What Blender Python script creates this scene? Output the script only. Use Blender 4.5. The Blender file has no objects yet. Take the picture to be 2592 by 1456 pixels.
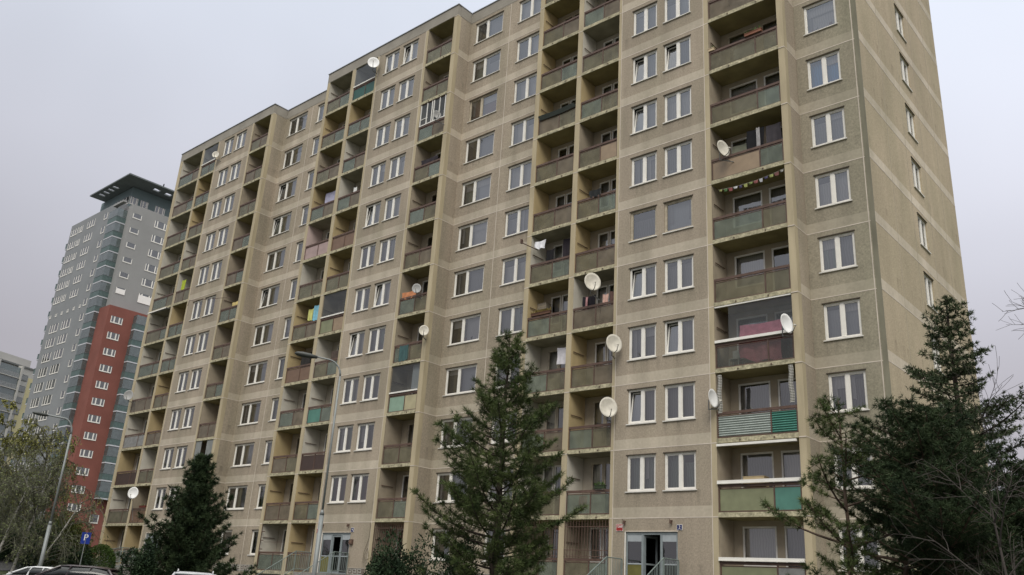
import bpy, math, random
from mathutils import Vector, Matrix
R_ = math.radians
random.seed(7)
S = bpy.context.scene
COL = S.collection
# ------------------------------------------------------------------ camera
cam = bpy.data.cameras.new('camera'); camo = bpy.data.objects.new('camera', cam); COL.objects.link(camo)
right = Vector((0.75434735, 0.65373798, 0.05988928)); down = Vector((-0.1810871, 0.29490606, -0.93820993)); fwd = Vector((-0.63100517, 0.696891, 0.34084512))
CP = Vector((16.242, -30.374, -0.647))
m = Matrix.Identity(4)
for i, v in enumerate((right, -down, -fwd)):
    for j in range(3): m[j][i] = v[j]
m.translation = CP
camo.matrix_world = m
cam.sensor_width = 36; cam.lens = 2181.2 / 2592 * 36; cam.clip_end = 3000; cam.clip_start = 0.2
S.camera = camo
S.render.resolution_x = 1024; S.render.resolution_y = 575
# ------------------------------------------------------------------ light
W = bpy.data.worlds.new('World'); S.world = W; W.use_nodes = True
nt = W.node_tree; nt.nodes.clear()
def wn(t, **k):
    n = nt.nodes.new(t)
    for a, b in k.items(): setattr(n, a, b)
    return n
SUN_EL, SUN_ROT = R_(50), R_(140)
sky = wn('ShaderNodeTexSky', sky_type='NISHITA', sun_disc=False); sky.sun_elevation = SUN_EL; sky.sun_rotation = SUN_ROT; sky.dust_density = 6; sky.air_density = 2
bg1 = wn('ShaderNodeBackground'); bg1.inputs[1].default_value = 0.06
nt.links.new(sky.outputs[0], bg1.inputs[0])
geo = wn('ShaderNodeTexCoord')
sep = wn('ShaderNodeSeparateXYZ'); nt.links.new(geo.outputs['Generated'], sep.inputs[0])
# overcast: brighter towards the zenith, greyer low in the north-west
ramp = wn('ShaderNodeValToRGB')
el = ramp.color_ramp.elements
el[0].position = 0.0; el[0].color = (0.33, 0.32, 0.35, 1)
el[1].position = 1.0; el[1].color = (2.6, 2.55, 2.45, 1)
e = el.new(0.22); e.color = (0.40, 0.385, 0.425, 1)
e = el.new(0.42); e.color = (0.57, 0.58, 0.65, 1)
e = el.new(0.66); e.color = (0.69, 0.74, 0.84, 1)
e = el.new(0.80); e.color = (1.5, 1.5, 1.5, 1)
nt.links.new(sep.outputs['Z'], ramp.inputs[0])
nz = wn('ShaderNodeTexNoise'); nz.inputs['Scale'].default_value = 1.6; nz.inputs['Detail'].default_value = 4
nt.links.new(geo.outputs['Generated'], nz.inputs['Vector'])
mr = wn('ShaderNodeMapRange'); mr.inputs[1].default_value = 0.3; mr.inputs[2].default_value = 0.7; mr.inputs[3].default_value = 0.90; mr.inputs[4].default_value = 1.09
nt.links.new(nz.outputs[0], mr.inputs[0])
mr2 = wn('ShaderNodeMapRange'); mr2.inputs[1].default_value = -1.0; mr2.inputs[2].default_value = 0.3; mr2.inputs[3].default_value = 0.92; mr2.inputs[4].default_value = 1.12
nt.links.new(sep.outputs['X'], mr2.inputs[0])
mm = wn('ShaderNodeMath', operation='MULTIPLY'); nt.links.new(mr.outputs[0], mm.inputs[0]); nt.links.new(mr2.outputs[0], mm.inputs[1])
bg2 = wn('ShaderNodeBackground'); nt.links.new(ramp.outputs[0], bg2.inputs[0]); nt.links.new(mm.outputs[0], bg2.inputs[1])
mix = wn('ShaderNodeMixShader'); mix.inputs[0].default_value = 0.93
out = wn('ShaderNodeOutputWorld')
nt.links.new(bg1.outputs[0], mix.inputs[1]); nt.links.new(bg2.outputs[0], mix.inputs[2]); nt.links.new(mix.outputs[0], out.inputs[0])
sl = bpy.data.lights.new('sun', 'SUN'); sl.energy = 1.5; sl.angle = R_(30); sl.color = (1, 0.95, 0.86)
so = bpy.data.objects.new('sun', sl); COL.objects.link(so)
so.rotation_euler = Vector((-0.45, 0.62, -0.75)).to_track_quat('-Z', 'Y').to_euler()
S.view_settings.view_transform = 'Standard'; S.view_settings.look = 'None'; S.view_settings.exposure = 0.32; S.view_settings.gamma = 1
S.view_settings.use_curve_mapping = False
# ------------------------------------------------------------------ materials
MATS = {}
def nodes(name):
    M = bpy.data.materials.new(name); M.use_nodes = True; t = M.node_tree
    return M, t, t.nodes['Principled BSDF']
def mat(name, col, rough=0.8, var=0.15, scale=3.0, bump=0.0, metal=0.0, spec=0.3, stretch=None, fine=0.0, fscale=60.):
    if name in MATS: return MATS[name]
    M, t, p = nodes(name); N = t.nodes.new; L = t.links.new
    p.inputs['Roughness'].default_value = rough; p.inputs['Metallic'].default_value = metal
    p.inputs['Specular IOR Level'].default_value = spec
    tc = N('ShaderNodeTexCoord'); mp = N('ShaderNodeMapping'); L(tc.outputs['Object'], mp.inputs[0])
    if stretch: mp.inputs['Scale'].default_value = stretch
    n = N('ShaderNodeTexNoise'); n.inputs['Scale'].default_value = scale; n.inputs['Detail'].default_value = 5; L(mp.outputs[0], n.inputs['Vector'])
    r = N('ShaderNodeMapRange'); r.inputs[1].default_value = .3; r.inputs[2].default_value = .7; r.inputs[3].default_value = 1 - var; r.inputs[4].default_value = 1 + var
    L(n.outputs[0], r.inputs[0]); val = r.outputs[0]
    if fine:
        f = N('ShaderNodeTexNoise'); f.inputs['Scale'].default_value = fscale; f.inputs['Detail'].default_value = 2; L(tc.outputs['Object'], f.inputs['Vector'])
        fr = N('ShaderNodeMapRange'); fr.inputs[1].default_value = .3; fr.inputs[2].default_value = .7; fr.inputs[3].default_value = 1 - fine; fr.inputs[4].default_value = 1 + fine
        L(f.outputs[0], fr.inputs[0]); mu = N('ShaderNodeMath'); mu.operation = 'MULTIPLY'; L(val, mu.inputs[0]); L(fr.outputs[0], mu.inputs[1]); val = mu.outputs[0]
    v = N('ShaderNodeVectorMath'); v.operation = 'SCALE'; v.inputs[0].default_value = col[:3]; L(val, v.inputs['Scale']); L(v.outputs[0], p.inputs['Base Color'])
    if bump:
        b = N('ShaderNodeBump'); b.inputs['Strength'].default_value = bump; b.inputs['Distance'].default_value = .02; L(n.outputs[0], b.inputs['Height']); L(b.outputs[0], p.inputs['Normal'])
    MATS[name] = M; return M
def wallmat(name, col, band, streak=0.22, algae=0.0):
    """exposed-aggregate panels: storey-high, a smoother paler strip along the foot of each, stains running down"""
    M, t, p = nodes(name); N = t.nodes.new; L = t.links.new
    p.inputs['Roughness'].default_value = .9; p.inputs['Specular IOR Level'].default_value = .15
    tc = N('ShaderNodeTexCoord'); sp = N('ShaderNodeSeparateXYZ'); L(tc.outputs['Object'], sp.inputs[0])
    def math_(op, a, b=None, c=None):
        n = N('ShaderNodeMath'); n.operation = op
        for i, x in enumerate((a, b, c)):
            if x is None: continue
            if isinstance(x, (int, float)): n.inputs[i].default_value = x
            else: L(x, n.inputs[i])
        return n.outputs[0]
    zz = math_('DIVIDE', sp.outputs['Z'], 2.8); fr = math_('FRACT', zz); fl = math_('FLOOR', zz)
    isband = math_('LESS_THAN', fr, 0.15)
    above = math_('GREATER_THAN', sp.outputs['Z'], 1.0)
    isband = math_('MULTIPLY', isband, above)
    def noise(scale, st=(1, 1, 1), det=4):
        mp = N('ShaderNodeMapping'); mp.inputs['Scale'].default_value = st; L(tc.outputs['Object'], mp.inputs[0])
        n = N('ShaderNodeTexNoise'); n.inputs['Scale'].default_value = scale; n.inputs['Detail'].default_value = det; L(mp.outputs[0], n.inputs['Vector']); return n.outputs[0]
    def rng(x, a, b, c, d):
        n = N('ShaderNodeMapRange'); L(x, n.inputs[0])
        for i, q in enumerate((a, b, c, d)): n.inputs[i + 1].default_value = q
        return n.outputs[0]
    # panel-to-panel tone
    cx = math_('FLOOR', math_('MULTIPLY', math_('ADD', sp.outputs['X'], sp.outputs['Y']), 0.21))
    cmb = N('ShaderNodeCombineXYZ'); L(cx, cmb.inputs[0]); L(fl, cmb.inputs[1])
    wnz = N('ShaderNodeTexWhiteNoise'); wnz.noise_dimensions = '2D'; L(cmb.outputs[0], wnz.inputs['Vector'])
    tone = rng(wnz.outputs['Value'], 0, 1, .94, 1.05)
    st = rng(noise(1.0, (1.6, 1.6, .12)), .35, .72, 1 + streak * .4, 1 - streak)
    big = rng(noise(.35, (1, 1, .6)), .3, .7, .93, 1.07)
    grain = rng(noise(17, det=4), .3, .7, .83, 1.16)
    grain2 = rng(noise(9, det=3), .3, .7, .93, 1.07)
    gm = N('ShaderNodeMix'); gm.data_type = 'FLOAT'; L(isband, gm.inputs[0]); L(grain, gm.inputs[2]); gm.inputs[3].default_value = 1.0
    val = math_('MULTIPLY', math_('MULTIPLY', math_('MULTIPLY', tone, st), math_('MULTIPLY', big, gm.outputs[0])), grain2)
    cm = N('ShaderNodeMix'); cm.data_type = 'RGBA'; L(isband, cm.inputs[0]); cm.inputs[6].default_value = (*col, 1); cm.inputs[7].default_value = (*band, 1)
    last = cm.outputs[2]
    al = N('ShaderNodeMix'); al.data_type = 'RGBA'; al.inputs[7].default_value = (col[0] * .70, col[1] * .76, col[2] * .70, 1); L(last, al.inputs[6])
    a1 = rng(noise(.5, (1, 1, .35)), .42, .75, 0, .6)
    if algae:
        gx = rng(sp.outputs['X'], 4.2, 5.9, 0.15, algae); a1 = math_('MULTIPLY', rng(noise(.9, (1, 1, .5)), .25, .7, .35, 1), gx)
    L(a1, al.inputs[0]); last = al.outputs[2]
    # rain runs starting at sill height
    dn = rng(fr, .15, .375, 0, 1); dn = math_('MULTIPLY', dn, math_('LESS_THAN', fr, .375)); sk = rng(noise(3.2, (1, 1, .06), 3), .52, .70, 0, 1)
    run = math_('SUBTRACT', 1.0, math_('MULTIPLY', math_('MULTIPLY', dn, sk), .26)); val = math_('MULTIPLY', val, run)
    v = N('ShaderNodeVectorMath'); v.operation = 'SCALE'; L(last, v.inputs[0]); L(val, v.inputs['Scale']); L(v.outputs[0], p.inputs['Base Color'])
    b = N('ShaderNodeBump'); b.inputs['Strength'].default_value = .5; b.inputs['Distance'].default_value = .01; L(gm.outputs[0], b.inputs['Height']); L(b.outputs[0], p.inputs['Normal'])
    MATS[name] = M; return M
def glassmat(name, tint=(1, 1, 1), refl=.12, alpha=.75, rough=.03, body=None, ior=1.5):
    """thin pane: part see-through, part mirror, optionally a milky body"""
    M = bpy.data.materials.new(name); M.use_nodes = True; t = M.node_tree; t.nodes.clear(); N = t.nodes.new; L = t.links.new
    o = N('ShaderNodeOutputMaterial'); tr = N('ShaderNodeBsdfTransparent'); tr.inputs[0].default_value = (*tint, 1)
    g = N('ShaderNodeBsdfGlossy'); g.inputs['Roughness'].default_value = rough; g.inputs[0].default_value = (.86, .87, .86, 1)
    lw = N('ShaderNodeFresnel'); lw.inputs[0].default_value = ior
    ad = N('ShaderNodeMath'); ad.operation = 'ADD'; ad.use_clamp = True; L(lw.outputs[0], ad.inputs[0]); ad.inputs[1].default_value = refl
    tc = N('ShaderNodeTexCoord'); nn = N('ShaderNodeTexNoise'); nn.inputs['Scale'].default_value = 1.3; L(tc.outputs['Object'], nn.inputs['Vector'])
    b = N('ShaderNodeBump'); b.inputs['Strength'].default_value = .08; b.inputs['Distance'].default_value = .05; L(nn.outputs[0], b.inputs['Height']); L(b.outputs[0], g.inputs['Normal'])
    base = tr.outputs[0]
    if body:
        d = N('ShaderNodeBsdfDiffuse'); n2 = N('ShaderNodeTexNoise'); n2.inputs['Scale'].default_value = 2.2; n2.inputs['Detail'].default_value = 4; L(tc.outputs['Object'], n2.inputs['Vector'])
        r = N('ShaderNodeMapRange'); r.inputs[1].default_value = .3; r.inputs[2].default_value = .7; r.inputs[3].default_value = .75; r.inputs[4].default_value = 1.25; L(n2.outputs[0], r.inputs[0])
        v = N('ShaderNodeVectorMath'); v.operation = 'SCALE'; v.inputs[0].default_value = body; L(r.outputs[0], v.inputs['Scale']); L(v.outputs[0], d.inputs[0])
        mx = N('ShaderNodeMixShader'); mx.inputs[0].default_value = alpha; L(base, mx.inputs[1]); L(d.outputs[0], mx.inputs[2]); base = mx.outputs[0]
    mx = N('ShaderNodeMixShader'); L(ad.outputs[0], mx.inputs[0]); L(base, mx.inputs[1]); L(g.outputs[0], mx.inputs[2]); L(mx.outputs[0], o.inputs[0])
    MATS[name] = M; return M
def curtainmat(name, col, fold=30, amt=.09):
    M, t, p = nodes(name); N = t.nodes.new; L = t.links.new; p.inputs['Roughness'].default_value = .95
    tc = N('ShaderNodeTexCoord'); w = N('ShaderNodeTexWave'); w.bands_direction = 'X'; w.inputs['Scale'].default_value = fold / 10; w.inputs['Distortion'].default_value = 6; w.inputs['Detail'].default_value = 2
    L(tc.outputs['Object'], w.inputs['Vector'])
    r = N('ShaderNodeMapRange'); r.inputs[3].default_value = 1 - amt; r.inputs[4].default_value = 1 + amt; L(w.outputs['Fac'], r.inputs[0])
    v = N('ShaderNodeVectorMath'); v.operation = 'SCALE'; v.inputs[0].default_value = col; L(r.outputs[0], v.inputs['Scale']); L(v.outputs[0], p.inputs['Base Color'])
    MATS[name] = M; return M
PANEL = wallmat('aggregate_panel', (.335, .284, .218), (.45, .396, .312), streak=.12)
PANELR = wallmat('weathered_panel', (.31, .276, .21), (.41, .365, .285), streak=.12, algae=.7)
GABLE = wallmat('gable_panel', (.43, .358, .25), (.56, .49, .385), streak=.07)
PIER = mat('pier_concrete', (.40, .34, .225), .9, .16, 1.2, .3, stretch=(2, 2, .35), fine=.1)
JOINT = mat('joint_sealant', (.54, .48, .40), .7, .15, 2)
PARA = mat('parapet_concrete', (.27, .25, .21), .9, .14, .8, .3, fine=.1)
COPE = mat('zinc_coping', (.33, .34, .35), .45, .1, 2, metal=.5)
SLAB = mat('slab_edge', (.36, .33, .22), .9, .38, 2.2, .4, stretch=(1.3, 1, 3), fine=.3, fscale=14)
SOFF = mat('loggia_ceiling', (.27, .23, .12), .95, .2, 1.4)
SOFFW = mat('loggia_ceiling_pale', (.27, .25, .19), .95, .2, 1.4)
WY = mat('wall_ochre', (.47, .37, .20), .9, .13, 1.5, stretch=(1, 1, .5)); WW = mat('wall_cream', (.56, .53, .45), .9, .1, 1.5); WT = mat('wall_tan', (.36, .305, .225), .9, .14, 1.5); WP = mat('wall_pink', (.58, .46, .42), .9, .1, 1.5)
WALLC = dict(y=WY, w=WW, t=WT, p=WP)
RAIL = mat('brown_painted_steel', (.10, .062, .047), .55, .25, 4)
RAILG = mat('grey_steel', (.20, .20, .19), .5, .2, 4)
FRAME = mat('white_upvc', (.74, .72, .66), .4, .06, 4)
FRAMEW = mat('worn_wood_frame', (.42, .37, .28), .7, .2, 6)
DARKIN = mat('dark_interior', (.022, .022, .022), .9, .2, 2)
GLASS = glassmat('window_glass', refl=.17)
WIRED = glassmat('wired_glass', tint=(.72, .74, .62), refl=.0, body=(.20, .18, .13), alpha=.5, rough=.3, ior=1.2)
WIREDL = glassmat('pale_wired_glass', tint=(.75, .82, .76), refl=.0, body=(.19, .21, .17), alpha=.5, rough=.25, ior=1.25)
WIREDB = glassmat('brownish_wired_glass', tint=(.7, .66, .56), refl=.0, body=(.21, .178, .135), alpha=.58, rough=.3, ior=1.2)
CLEARP = glassmat('clear_panel_glass', tint=(.8, .82, .78), refl=.02, body=(.2, .2, .18), alpha=.12, ior=1.25)
CURT = [curtainmat('curtain_grey', (.22, .22, .215)), curtainmat('curtain_pale', (.42, .41, .39)), curtainmat('curtain_dim', (.11, .11, .105), amt=.2), curtainmat('curtain_green', (.20, .24, .20), amt=.15), curtainmat('curtain_blue', (.07, .28, .55), amt=.1), curtainmat('curtain_plum', (.16, .065, .06), amt=.1), DARKIN, curtainmat('blind_grey', (.32, .335, .34), amt=.04)]
# ------------------------------------------------------------------ mesh helpers
class MB:
    def __init__(s): s.v = []; s.f = []; s.m = []; s.mats = []
    def mi(s, M):
        if M not in s.mats: s.mats.append(M)
        return s.mats.index(M)
    def face(s, pts, M):
        n = len(s.v); s.v += [tuple(p) for p in pts]; s.f.append(tuple(range(n, n + len(pts)))); s.m.append(s.mi(M))
    def box(s, x0, x1, y0, y1, z0, z1, M, X=None):
        P = [(x, y, z) for x in (x0, x1) for y in (y0, y1) for z in (z0, z1)]
        if X is not None: P = [tuple(X @ Vector(p)) for p in P]
        n = len(s.v); s.v += P
        for q in ((0, 1, 3, 2), (4, 6, 7, 5), (0, 4, 5, 1), (2, 3, 7, 6), (0, 2, 6, 4), (1, 5, 7, 3)):
            s.f.append(tuple(n + i for i in q)); s.m.append(s.mi(M))
        return s
    def tube(s, pts, rad, M, seg=6, cap=True):
        pts = [Vector(p) for p in pts]; n0 = len(s.v); k = s.mi(M)
        if not isinstance(rad, (list, tuple)): rad = [rad] * len(pts)
        for i, p in enumerate(pts):
            d = (pts[min(i + 1, len(pts) - 1)] - pts[max(i - 1, 0)])
            if d.length < 1e-9: d = Vector((0, 0, 1))
            d.normalize(); a = d.cross(Vector((0, 0, 1)) if abs(d.z) < .9 else Vector((1, 0, 0))).normalized(); b = d.cross(a)
            for j in range(seg):
                t = 2 * math.pi * j / seg; s.v.append(tuple(p + (a * math.cos(t) + b * math.sin(t)) * rad[i]))
        for i in range(len(pts) - 1):
            for j in range(seg):
                s.f.append((n0 + i * seg + j, n0 + i * seg + (j + 1) % seg, n0 + (i + 1) * seg + (j + 1) % seg, n0 + (i + 1) * seg + j)); s.m.append(k)
        if cap:
            s.f.append(tuple(n0 + j for j in range(seg))[::-1]); s.m.append(k)
            s.f.append(tuple(n0 + (len(pts) - 1) * seg + j for j in range(seg))); s.m.append(k)
        return s
    def build(s, name, parent=None, loc=None, smooth=False):
        me = bpy.data.meshes.new(name); me.from_pydata(s.v, [], s.f)
        for M in s.mats: me.materials.append(M)
        me.polygons.foreach_set('material_index', s.m)
        if smooth: me.polygons.foreach_set('use_smooth', [True] * len(s.f))
        me.update(); o = bpy.data.objects.new(name, me); COL.objects.link(o)
        if parent: o.parent = parent
        if loc: o.location = loc
        return o
def tag(o, label=None, cat=None, group=None, kind=None):
    if label: o['label'] = label
    if cat: o['category'] = cat
    if group: o['group'] = group
    if kind: o['kind'] = kind
    return o
def empty(name, loc=(0, 0, 0), label=None, cat=None, group=None, rz=0):
    o = bpy.data.objects.new(name, None); COL.objects.link(o); o.location = loc; o.rotation_euler = (0, 0, rz); o.empty_display_size = .3
    return tag(o, label, cat, group)
def box(name, parent, a, M, label=None):
    o = MB().box(*a, M).build(name, parent)
    if label: o['label'] = label
    return o
def smooth(t, a, b):
    t = max(0, min(1, (t - a) / (b - a))); return t * t * (3 - 2 * t)
def ground_z(x, y):
    z = -1.85 + .35 * smooth(y, -9, -2.5) - .4 * smooth(x, 2, 14) * (1 - smooth(y, -20, -8))
    z += 2.05 * smooth(-x, 35, 55) * smooth(y, -22, -6)
    return z
def copy_tree(o, parent=None):
    c = o.copy(); COL.objects.link(c); c.parent = parent
    for ch in list(o.children): copy_tree(ch, c)
    return c
exec_parts = []
# ------------------------------------------------------------------ ground
GRASS = mat('grass_ground', (.035, .045, .018), .95, .5, 1.2, .5, fine=.3, fscale=30)
ASPH = mat('asphalt', (.055, .055, .055), .85, .2, 1.5, .3, fine=.2)
PAVE = mat('pavement', (.21, .20, .18), .9, .15, 1.5, .2)
g = MB(); xs = [-400, -250, -160] + [-120 + 3 * i for i in range(61)] + [90, 200]; ys = [-120, -80] + [-60 + 2.5 * i for i in range(29)] + [40, 80, 150, 300]
k = g.mi(GRASS)
for y in ys:
    for x in xs: g.v.append((x, y, ground_z(x, y)))
for j in range(len(ys) - 1):
    for i in range(len(xs) - 1):
        a = j * len(xs) + i; g.f.append((a, a + 1, a + 1 + len(xs), a + len(xs))); g.m.append(k)
tag(g.build('ground', smooth=True), kind='structure')
def strip(name, x0, x1, y0, y1, M, lift, n=40, along='x'):
    s = MB()
    for i in range(n):
        a = x0 + (x1 - x0) * i / n; b = x0 + (x1 - x0) * (i + 1) / n
        mloc = 6
        for j in range(mloc):
            c = y0 + (y1 - y0) * j / mloc; d = y0 + (y1 - y0) * (j + 1) / mloc
            s.face([(a, c, ground_z(a, c) + lift), (b, c, ground_z(b, c) + lift), (b, d, ground_z(b, d) + lift), (a, d, ground_z(a, d) + lift)], M)
    return tag(s.build(name), kind='structure')
strip('road', -45, 30, -26, -14.5, ASPH, .03)
strip('path', -90, -45, -6.2, -4.5, PAVE, .07, 30)
strip('side_road', -95, -45.2, -14.5, -6.3, ASPH, .05, 30)
strip('pavement', -44, 30, -6.2, -4.4, PAVE, .05)
# ------------------------------------------------------------------ the panel block
H = 2.8; NS = 12; ZT = 34.39; YB = 13.86; RY = 1.2; ZB = -2.2
block = empty('apartment_block', (0, 0, 0), 'long twelve-storey beige concrete panel block with stacked brown-railed loggias', 'apartment block')
BL = [  # per block: fin0 l,r  fin1 l,r  loggia b right, bay joints, loggia c l,r, side wall x
    dict(f0=(-51.24, -50.80), f1=(-47.49, -47.21), bl=-44.97, j=(-44.8, -39.97), c=(-39.75, -37.49), e=-37.15),
    dict(f0=(-30.43, -30.14), f1=(-27.58, -27.24), bl=-24.91, j=(-24.72, -20.13), c=(-19.87, -17.58), e=-17.25),
    dict(f0=(-10.42, -10.13), f1=(-7.63, -7.33), bl=-5.0, j=(-4.84, -.25), c=(0., 3.31), e=3.59)]
def sheet(mb, axis, fixed, u0, u1, z0, z1, holes, M, depth=.14, rev=None):
    """a wall face with openings and reveals; axis 'x' runs along x facing -Y, axis 'y' runs along y facing +X"""
    rev = rev or M
    def P(u, w, d=0.): return (u, fixed + d, w) if axis == 'x' else (fixed - d, u, w)
    us = sorted({u0, u1, *[h[0] for h in holes], *[h[1] for h in holes]}); zs = sorted({z0, z1, *[h[2] for h in holes], *[h[3] for h in holes]})
    for a, b in zip(us, us[1:]):
        for c, d in zip(zs, zs[1:]):
            mu, mz = (a + b) / 2, (c + d) / 2
            if any(h[0] < mu < h[1] and h[2] < mz < h[3] for h in holes): continue
            mb.face([P(a, c), P(b, c), P(b, d), P(a, d)], M)
    for a, b, c, d in holes:
        mb.face([P(a, c), P(a, c, depth), P(a, d, depth), P(a, d)], rev); mb.face([P(b, c), P(b, d), P(b, d, depth), P(b, c, depth)], rev)
        mb.face([P(a, d), P(a, d, depth), P(b, d, depth), P(b, d)], rev); mb.face([P(a, c), P(b, c), P(b, c, depth), P(a, c, depth)], rev)
WIN = []   # (axis, fixed, u0, u1, z0, z1, kind)
wl = MB()
z1, z2 = 1.05, 2.53
for bi, b in enumerate(BL):
    x0, x1 = b['bl'], b['c'][0]; jl, jr = b['j']
    holes = []
    o = jr + .25
    for s in range(1, NS):
        for q, (a, c) in enumerate(((o - 4.17, o - 2.78), (o - 2.37, o - .94))):
            if bi == 0: a -= .12; c -= .12
            h = (a, c, s * H + z1, s * H + z2); holes.append(h); WIN.append(('x', 0, *h, 'A' if bi == 2 else 'bay', s, q, bi))
    d0 = o - 4.17 if bi else o - 4.3
    doorh = {2: (-4.17, -1.77), 1: (-24.18, -21.75), 0: (-44.2, -41.77)}[bi]
    b['door'] = doorh
    holes.append((doorh[0], doorh[1], .12, 2.25))
    sheet(wl, 'x', 0, x0, x1, ZB, NS * H, holes, PANEL)
# recessed bays
rec = [(-37.15, -30.43), (-17.25, -10.42), (3.59, 6.29)]
for ri, (x0, x1) in enumerate(rec):
    holes = []
    for s in range(NS):
        if ri < 2:
            off = -16.77 if ri else -36.66
            if s == 0:   # narrower windows on the ground storey
                ws = ((off + .05, off + 1.35, 'gnd', 0), (off + 3.65, off + 5.0, 'gnd', 1))
            else: ws = ((off, off + 2.28, 'wide', 0), (off + 3.6, off + 5.45, 'two', 1))
            for a, c, kd, q in ws:
                h = (a, c, s * H + z1, s * H + z2); holes.append(h); WIN.append(('x', RY, *h, kd, s, q, ri))
        else:
            h = (4.05, 5.46, s * H + z1, s * H + z2); holes.append(h); WIN.append(('x', RY, *h, 'end', s, 0, ri))
    sheet(wl, 'x', RY, x0, x1, ZB, NS * H, holes, PANEL if ri < 2 else PANELR)
# gable, back and far end
holes = []
for s in range(NS):
    h = (6.98, 8.24, s * H + z1, s * H + z2); holes.append(h); WIN.append(('y', 6.29, *h, 'gable', s, 0, 0))
sheet(wl, 'y', 6.29, RY, YB, ZB, ZT, holes, GABLE)
wl.face([(6.29, YB, ZB), (-51.24, YB, ZB), (-51.24, YB, ZT), (6.29, YB, ZT)], PANEL)
wl.face([(-51.24, YB, ZB), (-51.24, RY, ZB), (-51.24, RY, ZT), (-51.24, YB, ZT)], PANEL)
# side faces of the projecting bays (facing +X), panel clad behind a plain pier edge
for b in BL:
    e = b['e']; wl.face([(e, .3, ZB), (e, RY, ZB), (e, RY, NS * H), (e, .3, NS * H)], PANEL)
wl.build('wall', block)
# joints: thin sealant lines a few millimetres proud
jt = MB(); jw = .028
for b in BL:
    x0, x1 = b['bl'], b['c'][0]
    for s in range(1, NS + 1):
        jt.box(x0, x1, -.006, .0, s * H - jw, s * H + jw * .3, JOINT); jt.box(b['e'], b['e'] + .006, 0, RY, s * H - jw, s * H + jw * .3, JOINT)
    for x in b['j']: jt.box(x - jw * .6, x + jw * .6, -.008, -.0, 0, NS * H, JOINT)
for x0, x1 in rec:
    for s in range(1, NS + 1): jt.box(x0, x1, RY - .006, RY, s * H - jw, s * H + jw * .3, JOINT)
for x in (-33.75, -13.86, 6.07): jt.box(x - jw * .6, x + jw * .6, RY - .008, RY, 0, NS * H, JOINT)
jt.box(6.13, 6.30, RY - .012, RY + .06, ZB, NS * H, mat('corner_strip', (.19, .18, .13), .9, .25, 1.5, stretch=(1, 1, .3)))
for s in range(1, NS + 1): jt.box(6.29, 6.296, RY, YB, s * H - jw, s * H + jw * .3, JOINT)
VJ = mat('gable_joint', (.36, .315, .24), .9, .15, 1)
for y in (3.92, 6.35, 9.05, 11.5): jt.box(6.29, 6.294, y - .02, y + .02, 0, NS * H, VJ)
jt.build('joint_line', block)
# piers and partition fins
for b in BL:
    for nm, (a, c) in (('f0', b['f0']), ('f1', b['f1']), ('e', (b['c'][1], b['e']))):
        p = MB(); p.box(a, c, -.012 if nm != 'e' else 0, RY - .002 if nm != 'e' else .3, ZB, NS * H, PIER)
        if nm == 'e': p.box(a, c - .004, .3, RY - .002, ZB, NS * H, PIER)
        for s in range(1, NS + 1): p.box(a + .003, c - .003, -.02, -.011, s * H - jw * 1.2, s * H + jw * .3, JOINT)
        p.build('partition_wall', block)
    for x0, x1 in ((b['bl'], b['j'][0] - .02), (b['j'][1] + .02, b['c'][0])):
        p = MB().box(x0, x1, -.014, -.001, ZB, NS * H, PIER)
        for s in range(1, NS + 1): p.box(x0, x1, -.02, -.013, s * H - jw, s * H + jw * .3, JOINT)
        p.build('pier', block)
# parapet and roof
p = MB()
for b in BL:
    p.box(b['f0'][0], b['e'], -.02, .2, NS * H + .002, ZT - .05, PARA); p.box(b['e'] - .2, b['e'] + .02, .2, RY, NS * H + .002, ZT - .05, PARA)
for x0, x1 in rec: p.box(x0 + .02, x1, RY - .02, RY + .2, NS * H + .002, ZT - .05, PARA)
p.build('parapet', block)
p = MB()
for b in BL:
    p.box(b['f0'][0] - .04, b['e'] + .05, -.07, .24, ZT - .05, ZT, COPE); p.box(b['e'] - .24, b['e'] + .05, .24, RY - .05, ZT - .05, ZT, COPE)
for x0, x1 in rec: p.box(x0 + .05, x1 + .04, RY - .07, RY + .24, ZT - .05, ZT, COPE)
p.box(6.08, 6.34, RY + .24, YB, ZT - .05, ZT, COPE); p.build('coping', block)
p = MB()
for b in BL: p.box(b['f0'][0] + .01, b['e'] - .21, .21, RY, NS * H + .02, NS * H + .3, PARA)
p.box(-51.2, 6.2, RY + .01, YB - .02, NS * H + .02, NS * H + .3, PARA); p.build('roof', block)
# Greek-key frieze along the plinth
def greek(x0, x1, y, name):
    fm = mat('frieze_relief', (.42, .40, .36), .8, .15, 6); fd = mat('frieze_ground', (.15, .125, .10), .9, .2, 4)
    p = MB(); p.box(x0, x1, y - .006, y, .08, .46, fd); t = .035; w = .40; yy = (y - .022, y - .005)
    n = int((x1 - x0) / w)
    p.box(x0, x1, *yy, .08, .10, fm); p.box(x0, x1, *yy, .44, .46, fm)
    for i in range(n):
        a = x0 + i * w + .03
        for (u0, u1, v0, v1) in ((0, t, .13, .41), (t, .30, .376, .41), (.265, .30, .23, .376), (.12, .265, .23, .265), (.12, .155, .265, .32), (t, .37, .13, .165)): p.box(a + u0, a + u1, *yy, v0, v1, fm)
    p.build(name, block)
greek(-36.9, -30.6, RY, 'frieze'); greek(-17.0, -10.6, RY, 'frieze'); greek(-21.66, -20.3, 0, 'frieze')
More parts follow.
